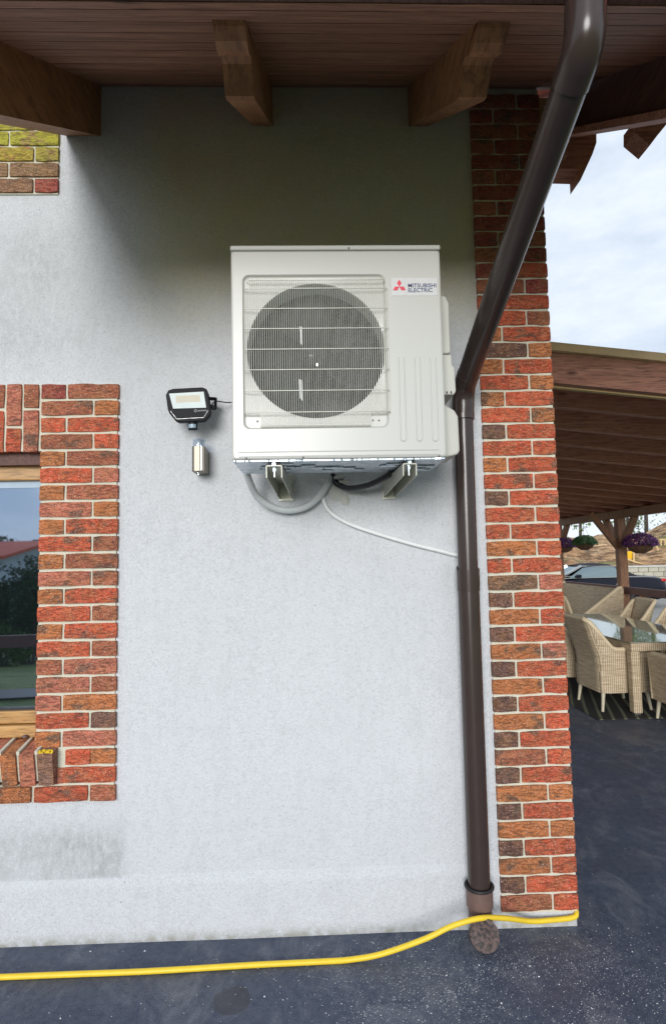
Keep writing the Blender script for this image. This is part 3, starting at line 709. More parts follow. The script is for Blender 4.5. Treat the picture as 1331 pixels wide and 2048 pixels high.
# ------------------------------------------------------------------ yellow hose
hp = [(-3.2, 2.60, .012), (-1.9, 2.665, .012)]+[tuple(onZ(a, b, .012)) for a, b in ((0, 1955), (150, 1949), (300, 1943), (500, 1931), (640, 1924))]
hp += [tuple(onZ(700, 1920, .012)), tuple(onY(765, 1908, 2.69)), tuple(onY(850, 1878, 2.70)), tuple(onY(905, 1852, 2.705)), tuple(onY(960, 1837, 2.715)), tuple(onY(1010, 1837, 2.77)), tuple(onY(1060, 1843, 2.835)), tuple(onY(1100, 1841, 2.85)), (1.165, 2.860, .050), (1.192, 2.876, .060), (1.203, 2.93, .063), (1.209, 3.05, .05), (1.225, 3.3, .02), (1.25, 3.6, .012), (1.3, 6, .012)]
g = MB(); g.tube(smoothpath(hp, 10), .0115, 14, M['hosey'])
tag(g.build('garden_hose', M['hosey']), 'yellow garden hose lying along the wall foot and over the drain cap', 'hose')

# ------------------------------------------------------------------ outdoor unit
YF, YBK = 2.30, 2.63
AX0, AX1, AZ0, AZ1 = -.324, .524, 2.137, 3.012
ac = thing('air_conditioner', 'cream outdoor air conditioning unit with round fan grille on wall brackets', 'air conditioner', (.10, 2.47, AZ0))
fc = onY(632, 698, YF); FX, FZ, FR = fc.x, fc.z, .273
r0 = onY(484, 549, YF); r1 = onY(778, 855, YF); RX0, RX1, RZ0, RZ1 = r0.x, r1.x, r1.z, r0.z
def rr_hit(a, x0, x1, z0, z1, cr_):
    # ray from fan centre at angle a to a rounded rectangle
    dx, dz = math.cos(a), math.sin(a)
    def inside(t):
        x, z = FX+dx*t, FZ+dz*t
        if not (x0 <= x <= x1 and z0 <= z <= z1): return False
        qx = min(max(x, x0+cr_), x1-cr_); qz = min(max(z, z0+cr_), z1-cr_)
        return (x-qx)**2+(z-qz)**2 <= cr_**2+1e-12
    lo, hi = 0, 2
    for _ in range(40):
        m_ = (lo+hi)/2
        if inside(m_): lo = m_
        else: hi = m_
    return lo
angs = list(np.linspace(0, 2*math.pi, 145)[:-1])
for (x0, x1, z0, z1, c_) in ((AX0, AX1, AZ0, AZ1, .012), (RX0, RX1, RZ0, RZ1, .026)):
    for cx_, cz_ in ((x0, z0), (x1, z0), (x0, z1), (x1, z1)):
        ca = math.atan2(cz_-FZ, cx_-FX)
        for d_ in (-.05, -.03, -.015, 0, .015, .03, .05): angs.append((ca+d_) % (2*math.pi))
angs = sorted(angs)
def ring_rr(y, inset, cr_, box_):
    x0, x1, z0, z1 = box_; x0 += inset; x1 -= inset; z0 += inset; z1 -= inset
    return [(FX+math.cos(a)*t, y, FZ+math.sin(a)*t) for a in angs for t in (rr_hit(a, x0, x1, z0, z1, cr_),)]
def ring_c(y, r): return [(FX+math.cos(a)*r, y, FZ+math.sin(a)*r) for a in angs]
AB = (AX0, AX1, AZ0, AZ1); RB = (RX0, RX1, RZ0, RZ1)
def loft(rings, m):
    g = MB(); n = len(rings[0]); vs = [p for r in rings for p in r]
    g.add(vs, [(i*n+k, (i+1)*n+k, (i+1)*n+(k+1) % n, i*n+(k+1) % n) for i in range(len(rings)-1) for k in range(n)], m, False); return g
TOPL = .022
A2 = (AX0, AX1, AZ0+.001, AZ1-TOPL)
g = loft([ring_rr(YBK, .0, .004, A2), ring_rr(YF+.010, 0, .010, A2), ring_rr(YF+.003, .002, .010, A2), ring_rr(YF, .008, .012, A2),
          ring_rr(YF, 0, .026, RB), ring_rr(YF+.004, .003, .026, RB), ring_rr(YF+.009, .005, .024, RB), ring_rr(YF+.012, .009, .022, RB),
          ring_c(YF+.014, .2775), ring_c(YF+.019, .2755), ring_c(YF+.034, .274), ring_c(YF+.05, FR), ring_c(YF+.11, FR-.002)], M['creamp' if False else 'cream'])
cas = g.build('casing', M['cream'], ac)
g = MB(); g.box((AX0-.002, YF-.003, AZ1-TOPL+.002), (AX1+.002, YBK+.004, AZ1), M['cream'], .006); g.build('lid', M['cream'], ac)
g = MB(); g.box((AX0+.01, YF+.30, AZ0+.02), (AX1-.01, YBK-.005, AZ1-.03), M['fin']); g.build('heat_exchanger', M['fin'], ac)
g = MB(); g.box((AX0+.004, YBK-.004, AZ0+.01), (AX1-.004, YBK-.001, AZ1-.02), M['cream']); g.build('back_panel', M['cream'], ac)
g = MB(); g.lathe([(FR-.003, .10), (FR-.003, .30)], (FX, YF, FZ), 48, M['dark'], axis='y'); g.build('fan_duct', M['dark'], ac)
# fan
fan = MB(); fan.lathe([(0, -.004), (.03, -.003), (.062, .006), (.068, .03), (.068, .09)], (FX, YF+.075, FZ), 32, M['fan'], axis='y')
fan = fan.build('fan', M['fan'], ac)
for k in range(3):
    g = MB(); P = []
    for i in range(9):
        u = i/8; r_ = .06+(.19)*u; row = []
        for j in range(9):
            v = j/8-.5; a = rad(100)+k*2*math.pi/3 + v*(1.35-.1*u)+.35*u*u
            row.append((FX+r_*math.cos(a), YF+.12+v*.065*(1-.2*u)-.004, FZ+r_*math.sin(a)))
        P.append(row)
    g.grid(P, M['fan']); b = g.build('blade', M['fan'], fan); md = b.modifiers.new('s', 'SOLIDIFY'); md.thickness = .004
g = MB(); g.tube([(FX+.003, YF+.055, FZ-.045), (FX+.003, YF+.075, FZ-.045)], .006, 10, M['steel']); g.lathe([(0, -.012), (.009, -.01), (.012, 0)], (FX-.022, YF+.07, FZ-.004), 8, M['steel'], axis='y')
g.build('hub_bolt', M['steel'], fan)
g = MB()
for (a, b, c_, d_) in ((598, 652, 604, 692), (597, 758, 604, 802)):
    p = onY(a, b, YF+.085); q = onY(c_, d_, YF+.085)
    g.add([(p.x, YF+.085, p.z), (q.x, YF+.085, p.z-.004), (q.x+.002, YF+.085, q.z), (p.x+.004, YF+.085, q.z+.012), (p.x, YF+.087, p.z), (q.x, YF+.087, p.z-.004), (q.x+.002, YF+.087, q.z), (p.x+.004, YF+.087, q.z+.012)], [(3, 2, 1, 0), (4, 5, 6, 7), (0, 1, 5, 4), (1, 2, 6, 5), (2, 3, 7, 6), (3, 0, 4, 7)])
g.build('blade_edge_mark', M['sticker'], fan)
# grille: crosswise wires joined, each upright wire its own piece
gl = onY(487, 600, YF-.012).x; grr = onY(775, 600, YF-.012).x
rows = [onY(632, b, YF-.010).z for b in (560, 577, 617, 657, 698, 739, 781, 824)]
g = MB()
for i, z in enumerate(rows):
    yy = YF-.013; a, b = (gl, grr) if i > 0 else (gl+.012, grr-.012)
    g.tube([(a, YF+.011, z), (a+.002, yy-.001, z), (b-.002, yy-.001, z), (b, YF+.011, z)], .0019, 6, M['wire'], smooth=True)
zb_ = onY(632, 849, YF-.01).z; xa, xb = onY(519, 849, YF-.01).x, onY(741, 849, YF-.01).x
g.tube([(xa, YF-.006, zb_), (xb, YF-.006, zb_)], .0022, 6, M['wire'])
grl = g.build('grille', M['wire'], ac)
NW = 66; wt = onY(632, 553, YF-.01).z; wb1 = onY(632, 829, YF-.01).z; wb2 = onY(632, 853, YF-.01).z
wm = {}
for i in range(NW):
    x = gl+.003+(grr-gl-.006)*i/(NW-1); long_ = xa-.001 < x < xb+.001; top = wt if gl+.016 < x < grr-.016 else rows[1]+.004
    key = (long_, round(top, 3))
    if key not in wm:
        g = MB(); zb2 = wb2 if long_ else wb1
        g.tube([(0, YF+.008, top), (0, YF-.008, top-.003), (0, YF-.0105, top-.02), (0, YF-.0105, zb2+.02), (0, YF-.007, zb2+.003), (0, YF+.009, zb2)], .0012, 5, M['wire'], caps=False)
        o = g.build('grille_wire', M['wire'], None, local=True, loc=(0, 0, 0)); wm[key] = o
        o.parent = grl; o.location = Vector((x, 0, 0))-worldloc(grl)
    else:
        o = wm[key].copy(); COL.objects.link(o); o.location = Vector((x, 0, 0))-worldloc(grl)
# embossed ribs on the plain panel, strip along the foot
for (pa, pb) in ((796, 812), (828, 844), (859, 876)):
    g = MB(); a = onY(pa, 714, YF); b = onY(pb, 882, YF); x0, x1, z1, z0 = a.x, b.x, a.z, b.z
    path = [(x0, YF, z1), (x0, YF, z0+.012), (x0+.004, YF, z0+.003), (x0+.010, YF, z0), (x1-.010, YF, z0), (x1-.004, YF, z0+.003), (x1, YF, z0+.012), (x1, YF, z1)]
    g.tube(path, .0026, 6, M['cream']); g.build('embossed_rib', M['cream'], ac)
g = MB(); a = onY(477, 904, YF); b = onY(877, 909, YF); zc_ = (a.z+b.z)/2
g.tube([(a.x, YF, zc_+.009), (b.x, YF, zc_+.009)], .0024, 6, M['cream']); g.tube([(a.x, YF, zc_-.009), (b.x, YF, zc_-.009)], .0024, 6, M['cream']); g.build('foot_groove', M['cream'], ac)
for i, (a, b) in enumerate(((697, 496), (492, 916), (606, 914), (878, 911), (514, 841), (746, 839), (758, 839))):
    p = onY(a, b, YF-.002); q = 0 if i < 4 else .012
    g = MB(); g.lathe([(0, -.002), (.0035, -.001), (.0045, .001)], (p.x, YF+q-.001 - (.003 if i == 0 else 0), p.z), 10, M['steel'], axis='y'); g.build('screw', M['steel'], ac)
# badge
g = MB(); a = onY(782, 556, YF); b = onY(874, 591, YF); g.box((a.x, YF-.0012, b.z), (b.x, YF+.001, a.z), M['sticker']); bd = g.build('badge', M['sticker'], ac)
g = MB(); c = onY(798, 572, YF-.002); s_ = onY(806, 572, YF).x-c.x
def rhomb(cx_, cz_, ang):
    w2, h2 = s_*.56, s_*.90
    P = [(0, 0), (w2, h2), (0, 2*h2), (-w2, h2)]
    ca, sa = math.cos(ang), math.sin(ang); Q = [(cx_+x*ca-z*sa, cz_+x*sa+z*ca) for x, z in P]
    g.prism(Q, 'y', YF-.0024, YF-.0012, M['red'])
for k in range(3): rhomb(c.x, c.z-s_*.12, 2*math.pi*k/3)
g.build('emblem', M['red'], bd)
p = onY(815.5, 572.5, YF); q = onY(871.5, 572.5, YF); wd = q.x-p.x; hh = onY(815, 566.5, YF).z-p.z
text_mesh('MITSUBISHI', .02, M['navy'], 'lettering', bd, (p.x, YF-.0018, onY(815, 575.0, YF).z), width=wd, height=hh*1.32, bold=.00015)
text_mesh('ELECTRIC', .02, M['navy'], 'lettering', bd, (p.x, YF-.0018, onY(815, 584.5, YF).z), width=wd*.86, height=hh*1.32, bold=.00015)
# covers on the right flank
def cover(name, prof, y0, y1, m=M['creamp']):
    b = MB(); b.prism(prof, 'y', y0, y1, m); o = b.build(name, m, ac); md = o.modifiers.new('b', 'BEVEL'); md.width = .008; md.segments = 3; md.limit_method = 'ANGLE'; return o
cover('side_handle', [(AX1-.02, 2.862), (AX1+.045, 2.852), (.582, 2.82), (.583, 2.61), (.575, 2.60), (AX1-.02, 2.60)], 2.42, 2.58)
cover('terminal_cover', [(AX1-.02, 2.595), (.583, 2.592), (.585, 2.545), (.594, 2.54), (.597, 2.435), (.588, 2.42), (AX1-.02, 2.42)], 2.41, 2.59)
cover('valve_cover', [(AX1-.02, 2.385), (AX1+.02, 2.376), (.585, 2.352), (.600, 2.325), (.602, 2.180), (.592, 2.165), (AX1-.02, 2.145)], 2.40, 2.60)
g = MB()
for k in range(2): g.box((.555+k*.018, 2.407, 2.424), (.560+k*.018, 2.412, 2.434), M['dark'])
g.build('cover_slots', M['dark'], ac)
# galvanised base pan
g = MB(); g.box((AX0+.004, YF+.012, AZ0-.008), (AX1-.004, YBK-.004, AZ0+.012), M['galv'], .003)
rg = random.Random(11)
for k in range(26):
    x = AX0+.04+rg.random()*.72; y = YF+.03+rg.random()*.22; l = rg.uniform(.03, .14); d = rg.uniform(.012, .03)
    g.box((x, y, AZ0-.016), (min(x+l, AX1-.02), y+d, AZ0-.006), M['galv'], .005)
g.build('base_pan', M['galv'], ac)
# ------------------------------------------------------------------ brackets
def bracket(label, xf0, xf1, xw0, xw1):
    t = thing('wall_bracket', label, 'bracket', ((xw0+xw1)/2, 2.86, 2.08), group='steel brackets under the outdoor unit')
    tp = AZ0-.022; th = .003
    def side(x_f, x_w, nm):
        P = [(x_f, 2.318, tp), (x_w, 2.872, tp), (x_w, 2.872, 2.038), (x_f+(x_w-x_f)*.02, 2.318, 2.068)]
        b = MB(); b.obox([(p[0]-th/2, p[1], p[2]) for p in P]+[(p[0]+th/2, p[1], p[2]) for p in P]); b.build(nm, M['railm'], t)
        # small return lip along the lower edge
        sg = 1 if nm == 'left_cheek' else 1
    side(xf0, xw0, 'cheek'); side(xf1, xw1, 'cheek')
    b = MB(); b.obox([(xf0, 2.318, tp-.001), (xf1, 2.318, tp-.001), (xw1, 2.872, tp-.001), (xw0, 2.872, tp-.001), (xf0, 2.318, tp+.002), (xf1, 2.318, tp+.002), (xw1, 2.872, tp+.002), (xw0, 2.872, tp+.002)])
    b.build('arm', M['railm'], t)
    b = MB(); b.box((min(xw0, xw1)-.004, 2.868, 2.03), (max(xw0, xw1)+.006, 2.874, tp+.04)); b.build('wall_plate', M['railm'], t)
    xm = (xf0+xf1)/2
    b = MB(); b.tube([(xm, 2.345, tp-.042), (xm, 2.345, AZ0+.004)], .005, 8, M['zinc']); b.lathe([(0, -.006), (.0085, -.006), (.0085, .006), (0, .006)], (xm, 2.345, tp-.012), 6, M['zinc'], False); b.lathe([(0, 0), (.014, 0), (.014, .003), (0, .003)], (xm, 2.345, tp-.005), 12, M['zinc'], False)
    b.lathe([(0, 0), (.012, 0), (.012, .010), (0, .010)], (xm, 2.345-.02, tp+.002), 6, M['zinc'], False)
    b.build('bolt', M['zinc'], t)
    b = MB(); b.box((xf0+.004, 2.33, tp+.003), (xf1-.004, 2.60, AZ0-.0085), M['rubber']); b.build('rubber_pad', M['rubber'], t)
    return t
bracket('left steel bracket carrying the outdoor unit, beside the grey pipe loop', -.191, -.131, -.173, -.113)
bracket('right steel bracket carrying the outdoor unit, beside the black hose', .352, .404, .334, .388)

# ------------------------------------------------------------------ pipes and cables on the wall
def corrugated(path, r, dr_, pitch, m, n=10):
    P = smoothpath(path, 60); out_ = [P[0]]; acc = 0; Q = [P[0]]
    for a, b in zip(P, P[1:]):
        acc += (b-a).length
        if acc >= pitch/2: Q.append(b); acc = 0
    rs = [r+(dr_ if i % 2 else -dr_) for i in range(len(Q))]
    g = MB(); g.tube(Q, rs, n, m); return g
g = MB(); g.tube(smoothpath([tuple(onY(a, b, y)) for a, b, y in ((490, 930, 2.66), (496, 955, 2.70), (512, 990, 2.78), (540, 1012, 2.82), (575, 1021, 2.835), (612, 1013, 2.835), (640, 990, 2.84), (658, 962, 2.86))]+[(.075, 2.93, 2.16)], 10), .0165, 14, M['insul'])
tag(g.build('insulated_pipe', M['insul']), 'thick grey insulated pipe looping below the outdoor unit', 'pipe')
g = corrugated([tuple(onY(a, b, y)) for a, b, y in ((664, 950, 2.89), (672, 966, 2.85), (695, 976, 2.80), (730, 972, 2.72), (760, 960, 2.65), (782, 946, 2.60))]+[tuple(onY(800, 930, 2.58))], .0125, .0012, .006, M['condb'])
tag(g.build('corrugated_hose', M['condb']), 'black corrugated hose curving right from the wall hole to the unit', 'hose')
g = corrugated([tuple(onY(a, b, y)) for a, b, y in ((648, 975, 2.885), (645, 995, 2.872), (658, 1022, 2.872), (690, 1044, 2.872), (740, 1063, 2.872), (820, 1087, 2.872), (880, 1102, 2.872), (912, 1110, 2.872), (945, 1114, 2.872))], .0102, .0011, .0065, M['cond'])
tag(g.build('conduit', M['cond']), 'thin white corrugated conduit running along the wall to the downpipe', 'conduit')
g = MB()
for (a, b, rx, rz, s) in ((672, 985, .036, .045, 1), (650, 962, .022, .022, 2), (690, 1000, .022, .03, 4)):
    c = onY(a, b, 2.88); P = []
    for i in range(6):
        rr_ = 1-i/5; P.append([(c.x+rx*rr_*math.cos(t)*(1+.25*noise.noise(Vector((s, math.cos(t)*1.5, math.sin(t)*1.5)))), 2.884-.010*(1-rr_**2), c.z+rz*rr_*math.sin(t)*(1+.25*noise.noise(Vector((s+5, math.cos(t)*1.5, math.sin(t)*1.5))))) for t in np.linspace(0, 2*math.pi, 19)])
    g.grid(P, M['putty'])
tag(g.build('wall_filler', M['putty']), 'rough patch of filler round the pipe hole under the unit', 'filler')
g = MB(); a = onY(667, 948, 2.86); g.box((a.x+.0, 2.82, 2.128), (a.x+.045, 2.88, 2.140), M['creamp'], .003); a = onY(677, 960, 2.86); g.box((a.x, 2.83, 2.108), (a.x+.05, 2.875, 2.120), M['creamp'], .003)
tag(g.build('cable_clip', M['creamp']), 'small cream clips holding the pipes at the wall under the unit', 'clip')

# ------------------------------------------------------------------ floodlight
YL = 2.72; fl = thing('floodlight', 'black LED floodlight with a motion sensor, tilted on the white wall', 'floodlight', (-.59, 2.80, 2.47))
outl = [(331, 790), (336, 780), (346, 777), (404, 774), (412, 777), (416, 786), (421, 822), (419, 830), (410, 840), (404, 842), (356, 844), (350, 841), (338, 826), (335, 818)]
P2 = pts(YL, *outl); b = MB(); b.prism(P2, 'y', YL, YL+.035, M['black']); o = b.build('housing', M['black'], fl); md = o.modifiers.new('b', 'BEVEL'); md.width = .004; md.segments = 3; md.limit_method = 'ANGLE'
b = MB(); ring_ = pts(YL-.002, (348, 817), (342, 812)); 
rim_ = pts(YL-.001, (341, 822), (353, 838), (407, 835), (416, 821)); b.tube([(x, YL-.001, z) for x, z in rim_], .0016, 6, M['steel']); b.build('rim_line', M['black'], fl)
lens = pts(YL-.002, (338, 787), (407, 783), (412, 815), (346, 817)); inn = pts(YL+.012, (352, 793), (400, 791), (402, 805), (354, 807))
b = MB(); b.add([(x, YL-.002, z) for x, z in lens]+[(x, YL-.0012, z) for x, z in inn], [(0, 1, 5, 4), (1, 2, 6, 5), (2, 3, 7, 6), (3, 0, 4, 7)], M['led'])
b.add([(x, YL-.0012, z) for x, z in inn], [(0, 1, 2, 3)], M['ledp']); b.build('lens', None, fl)
c = onY(391, 821.5, YL); b = MB(); b.tube([(c.x+.0055*math.cos(t), YL-.001, c.z+.0055*math.sin(t)) for t in np.linspace(0, 2*math.pi, 16)], .0012, 5, M['pale'], caps=False); b.build('logo_ring', M['pale'], fl)
c = onY(395, 823, YL); c2 = onY(413.5, 822, YL); text_mesh('LEDVANCE', .01, M['pale'], 'lettering', fl, (c.x, YL-.0012, c.z), width=c2.x-c.x, height=.0062, tilt=.05)
b = MB(); p = onY(385, 845, YL+.015); b.tube([(p.x, YL+.015, p.z+.01), (p.x, YL+.015, p.z-.006)], .006, 12, M['black']); q = onY(385.5, 853, YL+.015)
b.tube([(q.x, YL+.015, q.z+.018), (q.x, YL+.015, q.z-.014)], .021, 20, M['black'])
for k in (-1, 0, 1): b.tube([(q.x+k*.012, YL, q.z-.012), (q.x+k*.012, YL, q.z-.021)], .004, 8, M['black'])
b.build('motion_sensor', M['black'], fl)
b = MB(); P = [[(q.x+.0215*math.sin(t), YL+.015-.0215*math.cos(t), q.z+h) for t in np.linspace(-.9, .9, 9)] for h in (-.010, .008)]; b.grid(P, M['pir']); b.build('sensor_lens', M['pir'], fl)
b = MB(); a = onY(418, 797, YL+.02); c = onY(432, 799, YL+.06); d = onY(427, 815, YL+.06)
b.beam((a.x, YL+.02, a.z), (c.x, YL+.05, c.z), .004, .016, M['black']); b.beam((c.x, YL+.05, c.z), (d.x, YL+.10, d.z), .012, .005, M['black']); b.beam((c.x, YL+.05, c.z+.004), (c.x-.02, 2.882, c.z-.01), .012, .006, M['black'])
b.tube([(d.x-.004, YL+.04, d.z), (d.x-.004, YL+.07, d.z)], .010, 12, M['black']); b.build('mounting_arm', M['black'], fl)
b = MB(); b.tube(smoothpath([tuple(onY(x, y, yy)) for x, y, yy in ((422, 812, 2.78), (429, 803, 2.78), (440, 803, 2.80), (450, 804.5, 2.83), (462, 804.5, 2.85), (490, 800, 2.86))], 8), .0028, 8, M['cable']); b.build('cable', M['cable'], fl)

# ------------------------------------------------------------------ wall light
wl = thing('wall_light', 'small stainless steel wall light with a clear cap, below the floodlight', 'wall light', (-.545, 2.82, 2.24))
a = onY(384, 893, 2.775); b_ = onY(402, 943, 2.775); xl, zt, zb2 = a.x, a.z, b_.z; xr = onY(410, 893, 2.775).x
prof = [(xl+.004, 2.764), (xl+.012, 2.758), (xl+.040, 2.758), (xl+.0405, 2.762), (xr-.002, 2.766), (xr, 2.776), (xr-.0, 2.882), (xl, 2.882), (xl, 2.774)]
b = MB()
vs_ = [(x, y, zb2-(.0) - (0 if y < 2.8 else 0)) for x, y in prof]+[(x, y, zt if y < 2.80 else zt-.006) for x, y in prof]; n = len(prof)
b.add(vs_, [tuple(range(n))[::-1], tuple(range(n, 2*n))]+[(i, (i+1) % n, n+(i+1) % n, n+i) for i in range(n)], M['brush'])
o = b.build('body', M['brush'], wl); md = o.modifiers.new('b', 'BEVEL'); md.width = .0015; md.segments = 2
b = MB(); b.box((xl+.044, 2.7555, zb2+.004), (xl+.047, 2.759, zt-.002), M['steel']); b.build('front_seam', M['steel'], wl)
b = MB(); cx_, cy_ = (xl+xr)/2, 2.79; b.lathe([(.0, .036), (.029, .036), (.030, .034), (.030, 0)], (cx_, cy_, zt), 24, M['clear']); b.lathe([(.026, 0), (.026, .032), (0, .032)], (cx_, cy_, zt), 24, M['clear']); b.build('clear_cap', M['clear'], wl)
b = MB(); b.tube([(cx_-.004, 2.785, zb2+.002), (cx_-.004, 2.785, zb2-.016)], .006, 10, M['clear']); b.build('lower_lens', M['steel'], wl)

# ------------------------------------------------------------------ pergola
pg = thing('pergola', 'brown timber pergola roof on posts over the dining set', 'pergola', (3.5, 8, 0))
PSL = .111
def pz(x): return 2.929-PSL*(x-1.68)
XR = 5.62
def sloped(name, x0, x1, y0, y1, lo, hi, m):
    g = MB(); g.obox([(x0, y0, pz(x0)+lo), (x1, y0, pz(x1)+lo), (x1, y1, pz(x1)+lo), (x0, y1, pz(x0)+lo), (x0, y0, pz(x0)+hi), (x1, y0, pz(x1)+hi), (x1, y1, pz(x1)+hi), (x0, y1, pz(x0)+hi)]); return g.build(name, m, pg)
sloped('fascia', 1.25, XR, 3.97, 4.03, 0.0, .215, M['fascia'])
sloped('flashing', 1.22, XR+.03, 3.93, 4.05, .218, .275, M['gold'])
sloped('trim_strip', 1.25, XR, 4.035, 4.075, -.012, .03, M['timber'])
k = 0; y = 4.56
while y < 13.4:
    sloped('joist', 1.21, XR-.03, y-.035, y+.035, .0, .19, M['perg']); y += .645 + (.0); k += 1
sloped('end_board', 5.585, 5.615, 4.1, 13.45, -.02, .19, M['fascia'])
y = 4.08
while y < 13.5:
    sloped('roof_board', 1.21, XR, y, y+.19, .192, .214, M['perg']); y += .194
g = MB(); g.box((5.45, 4.1, 2.36), (5.58, 13.4, 2.50), M['post'], .006); g.build('eaves_beam', M['post'], pg)
def post(y):
    g = MB(); g.box((5.44, y-.075, 0), (5.59, y+.075, 2.36), M['post'], .008); p = g.build('post', M['post'], pg)
    for s_ in (-1, 1):
        g = MB(); g.beam((5.515, y+s_*.04, 1.82), (5.515, y+s_*.52, 2.37), .09, .10, M['post'], up=(1, 0, 0)); g.build('brace', M['post'], p)
    g = MB(); g.beam((5.47, y, 1.82), (4.98, y, 2.46), .09, .10, M['post'], up=(0, 1, 0)); g.build('brace', M['post'], p)
post(10.55); post(5.2); post(13.3)
g = MB(); g.box((5.47, 5.3, 1.00), (5.56, 10.46, 1.125), M['rail'], .006); g.build('handrail', M['rail'], pg)
g = MB(); g.box((5.47, 10.64, 1.00), (5.56, 13.2, 1.125), M['rail'], .006); g.build('handrail', M['rail'], pg)
g = MB(); g.beam((5.515, 10.47, .55), (5.515, 9.9, 1.0), .07, .08, M['post'], up=(1, 0, 0)); g.build('rail_brace', M['post'], pg)

# hanging baskets
def hanging(label, y, z, r, leafm, seed):
    t = thing('hanging_basket', label, 'hanging basket', (5.515, y, z), group='hanging baskets on the pergola beam')
    g = MB(); g.lathe([(.001, -r*.62), (r*.35, -r*.58), (r*.68, -r*.38), (r*.86, 0), (r*.80, .0), (0, -.02)], (5.515, y, z), 18, M['coir']); b = g.build('basket', M['coir'], t)
    for k in range(8):
        a = k*math.pi/4; g = MB(); g.tube([(5.515+q*math.cos(a), y+q*math.sin(a), z+h) for q, h in ((r*.2, -r*.62), (r*.70, -r*.39), (r*.89, 0))], .006, 5, M['rail']); g.build('rib', M['rail'], b)
    g = MB()
    for k in range(3):
        a = k*2.094; g.tube([(5.515+r*.85*math.cos(a), y+r*.85*math.sin(a), z), (5.515, y, 2.30)], .003, 4, M['rail'])
    g.tube([(5.515, y, 2.30), (5.515, y, 2.37)], .003, 4, M['rail']); g.build('hanger', M['rail'], t)
    rg = random.Random(seed); g = MB()
    for k in range(1500):
        a = rg.uniform(0, 6.28); ph = math.acos(rg.uniform(-.15, 1)); rr_ = r*rg.uniform(.80, 1.04)
        c = Vector((5.515+rr_*1.12*math.sin(ph)*math.cos(a), y+rr_*1.12*math.sin(ph)*math.sin(a), z+rr_*.78*math.cos(ph)))
        s = rg.uniform(.016, .030); u = Vector((rg.gauss(0, 1), rg.gauss(0, 1), rg.gauss(0, 1))).normalized(); v = u.orthogonal().normalized()
        g.add([c-u*s, c+v*s*.6, c+u*s, c-v*s*.6], [(0, 1, 2, 3)])
    g.build('plant', leafm, t); return t
hanging('purple flowering hanging basket half hidden behind the brick corner', 13.0, 1.90, .23, M['pleaf'], 1)
hanging('green leafy hanging basket left of the pergola post', 12.0, 1.93, .215, M['gleaf'], 2)
hanging('purple flowering hanging basket right of the pergola post', 9.92, 1.87, .25, M['pleaf'], 3)

# ------------------------------------------------------------------ dining set
rug = MB(); rug.box((2.90, 6.22, 0.002), (5.1, 9.9, .012), M['rug'], .002)
tag(rug.build('rug', M['rug']), 'dark rug with pale palm leaf pattern under the dining table', 'rug')
tb = thing('dining_table', 'rattan dining table with a glass top, reflecting the sky', 'table', (3.94, 7.8, 0))
TX0, TX1, TY0, TY1, TZ = 3.335, 4.56, 6.31, 9.32, .78
g = MB(); g.box((TX0, TY0, TZ-.008), (TX1, TY1, TZ), M['tglass'], .002); g.build('glass_top', M['tglass'], tb)
g = MB(); g.box((TX0+.02, TY0+.02, TZ-.10), (TX1-.02, TY1-.02, TZ-.012), M['wicker'], .006); g.build('table_frame', M['wicker'], tb)
for x in (TX0+.06, TX1-.06):
    for y in (TY0+.06, TY1-.06):
        g = MB(); g.box((x-.048, y-.048, .03), (x+.048, y+.048, TZ-.10), M['wicker'], .012); l = g.build('leg', M['wicker'], tb)
        g = MB(); g.box((x-.03, y-.03, .012), (x+.03, y+.03, .03), M['steel']); g.build('foot', M['steel'], l)
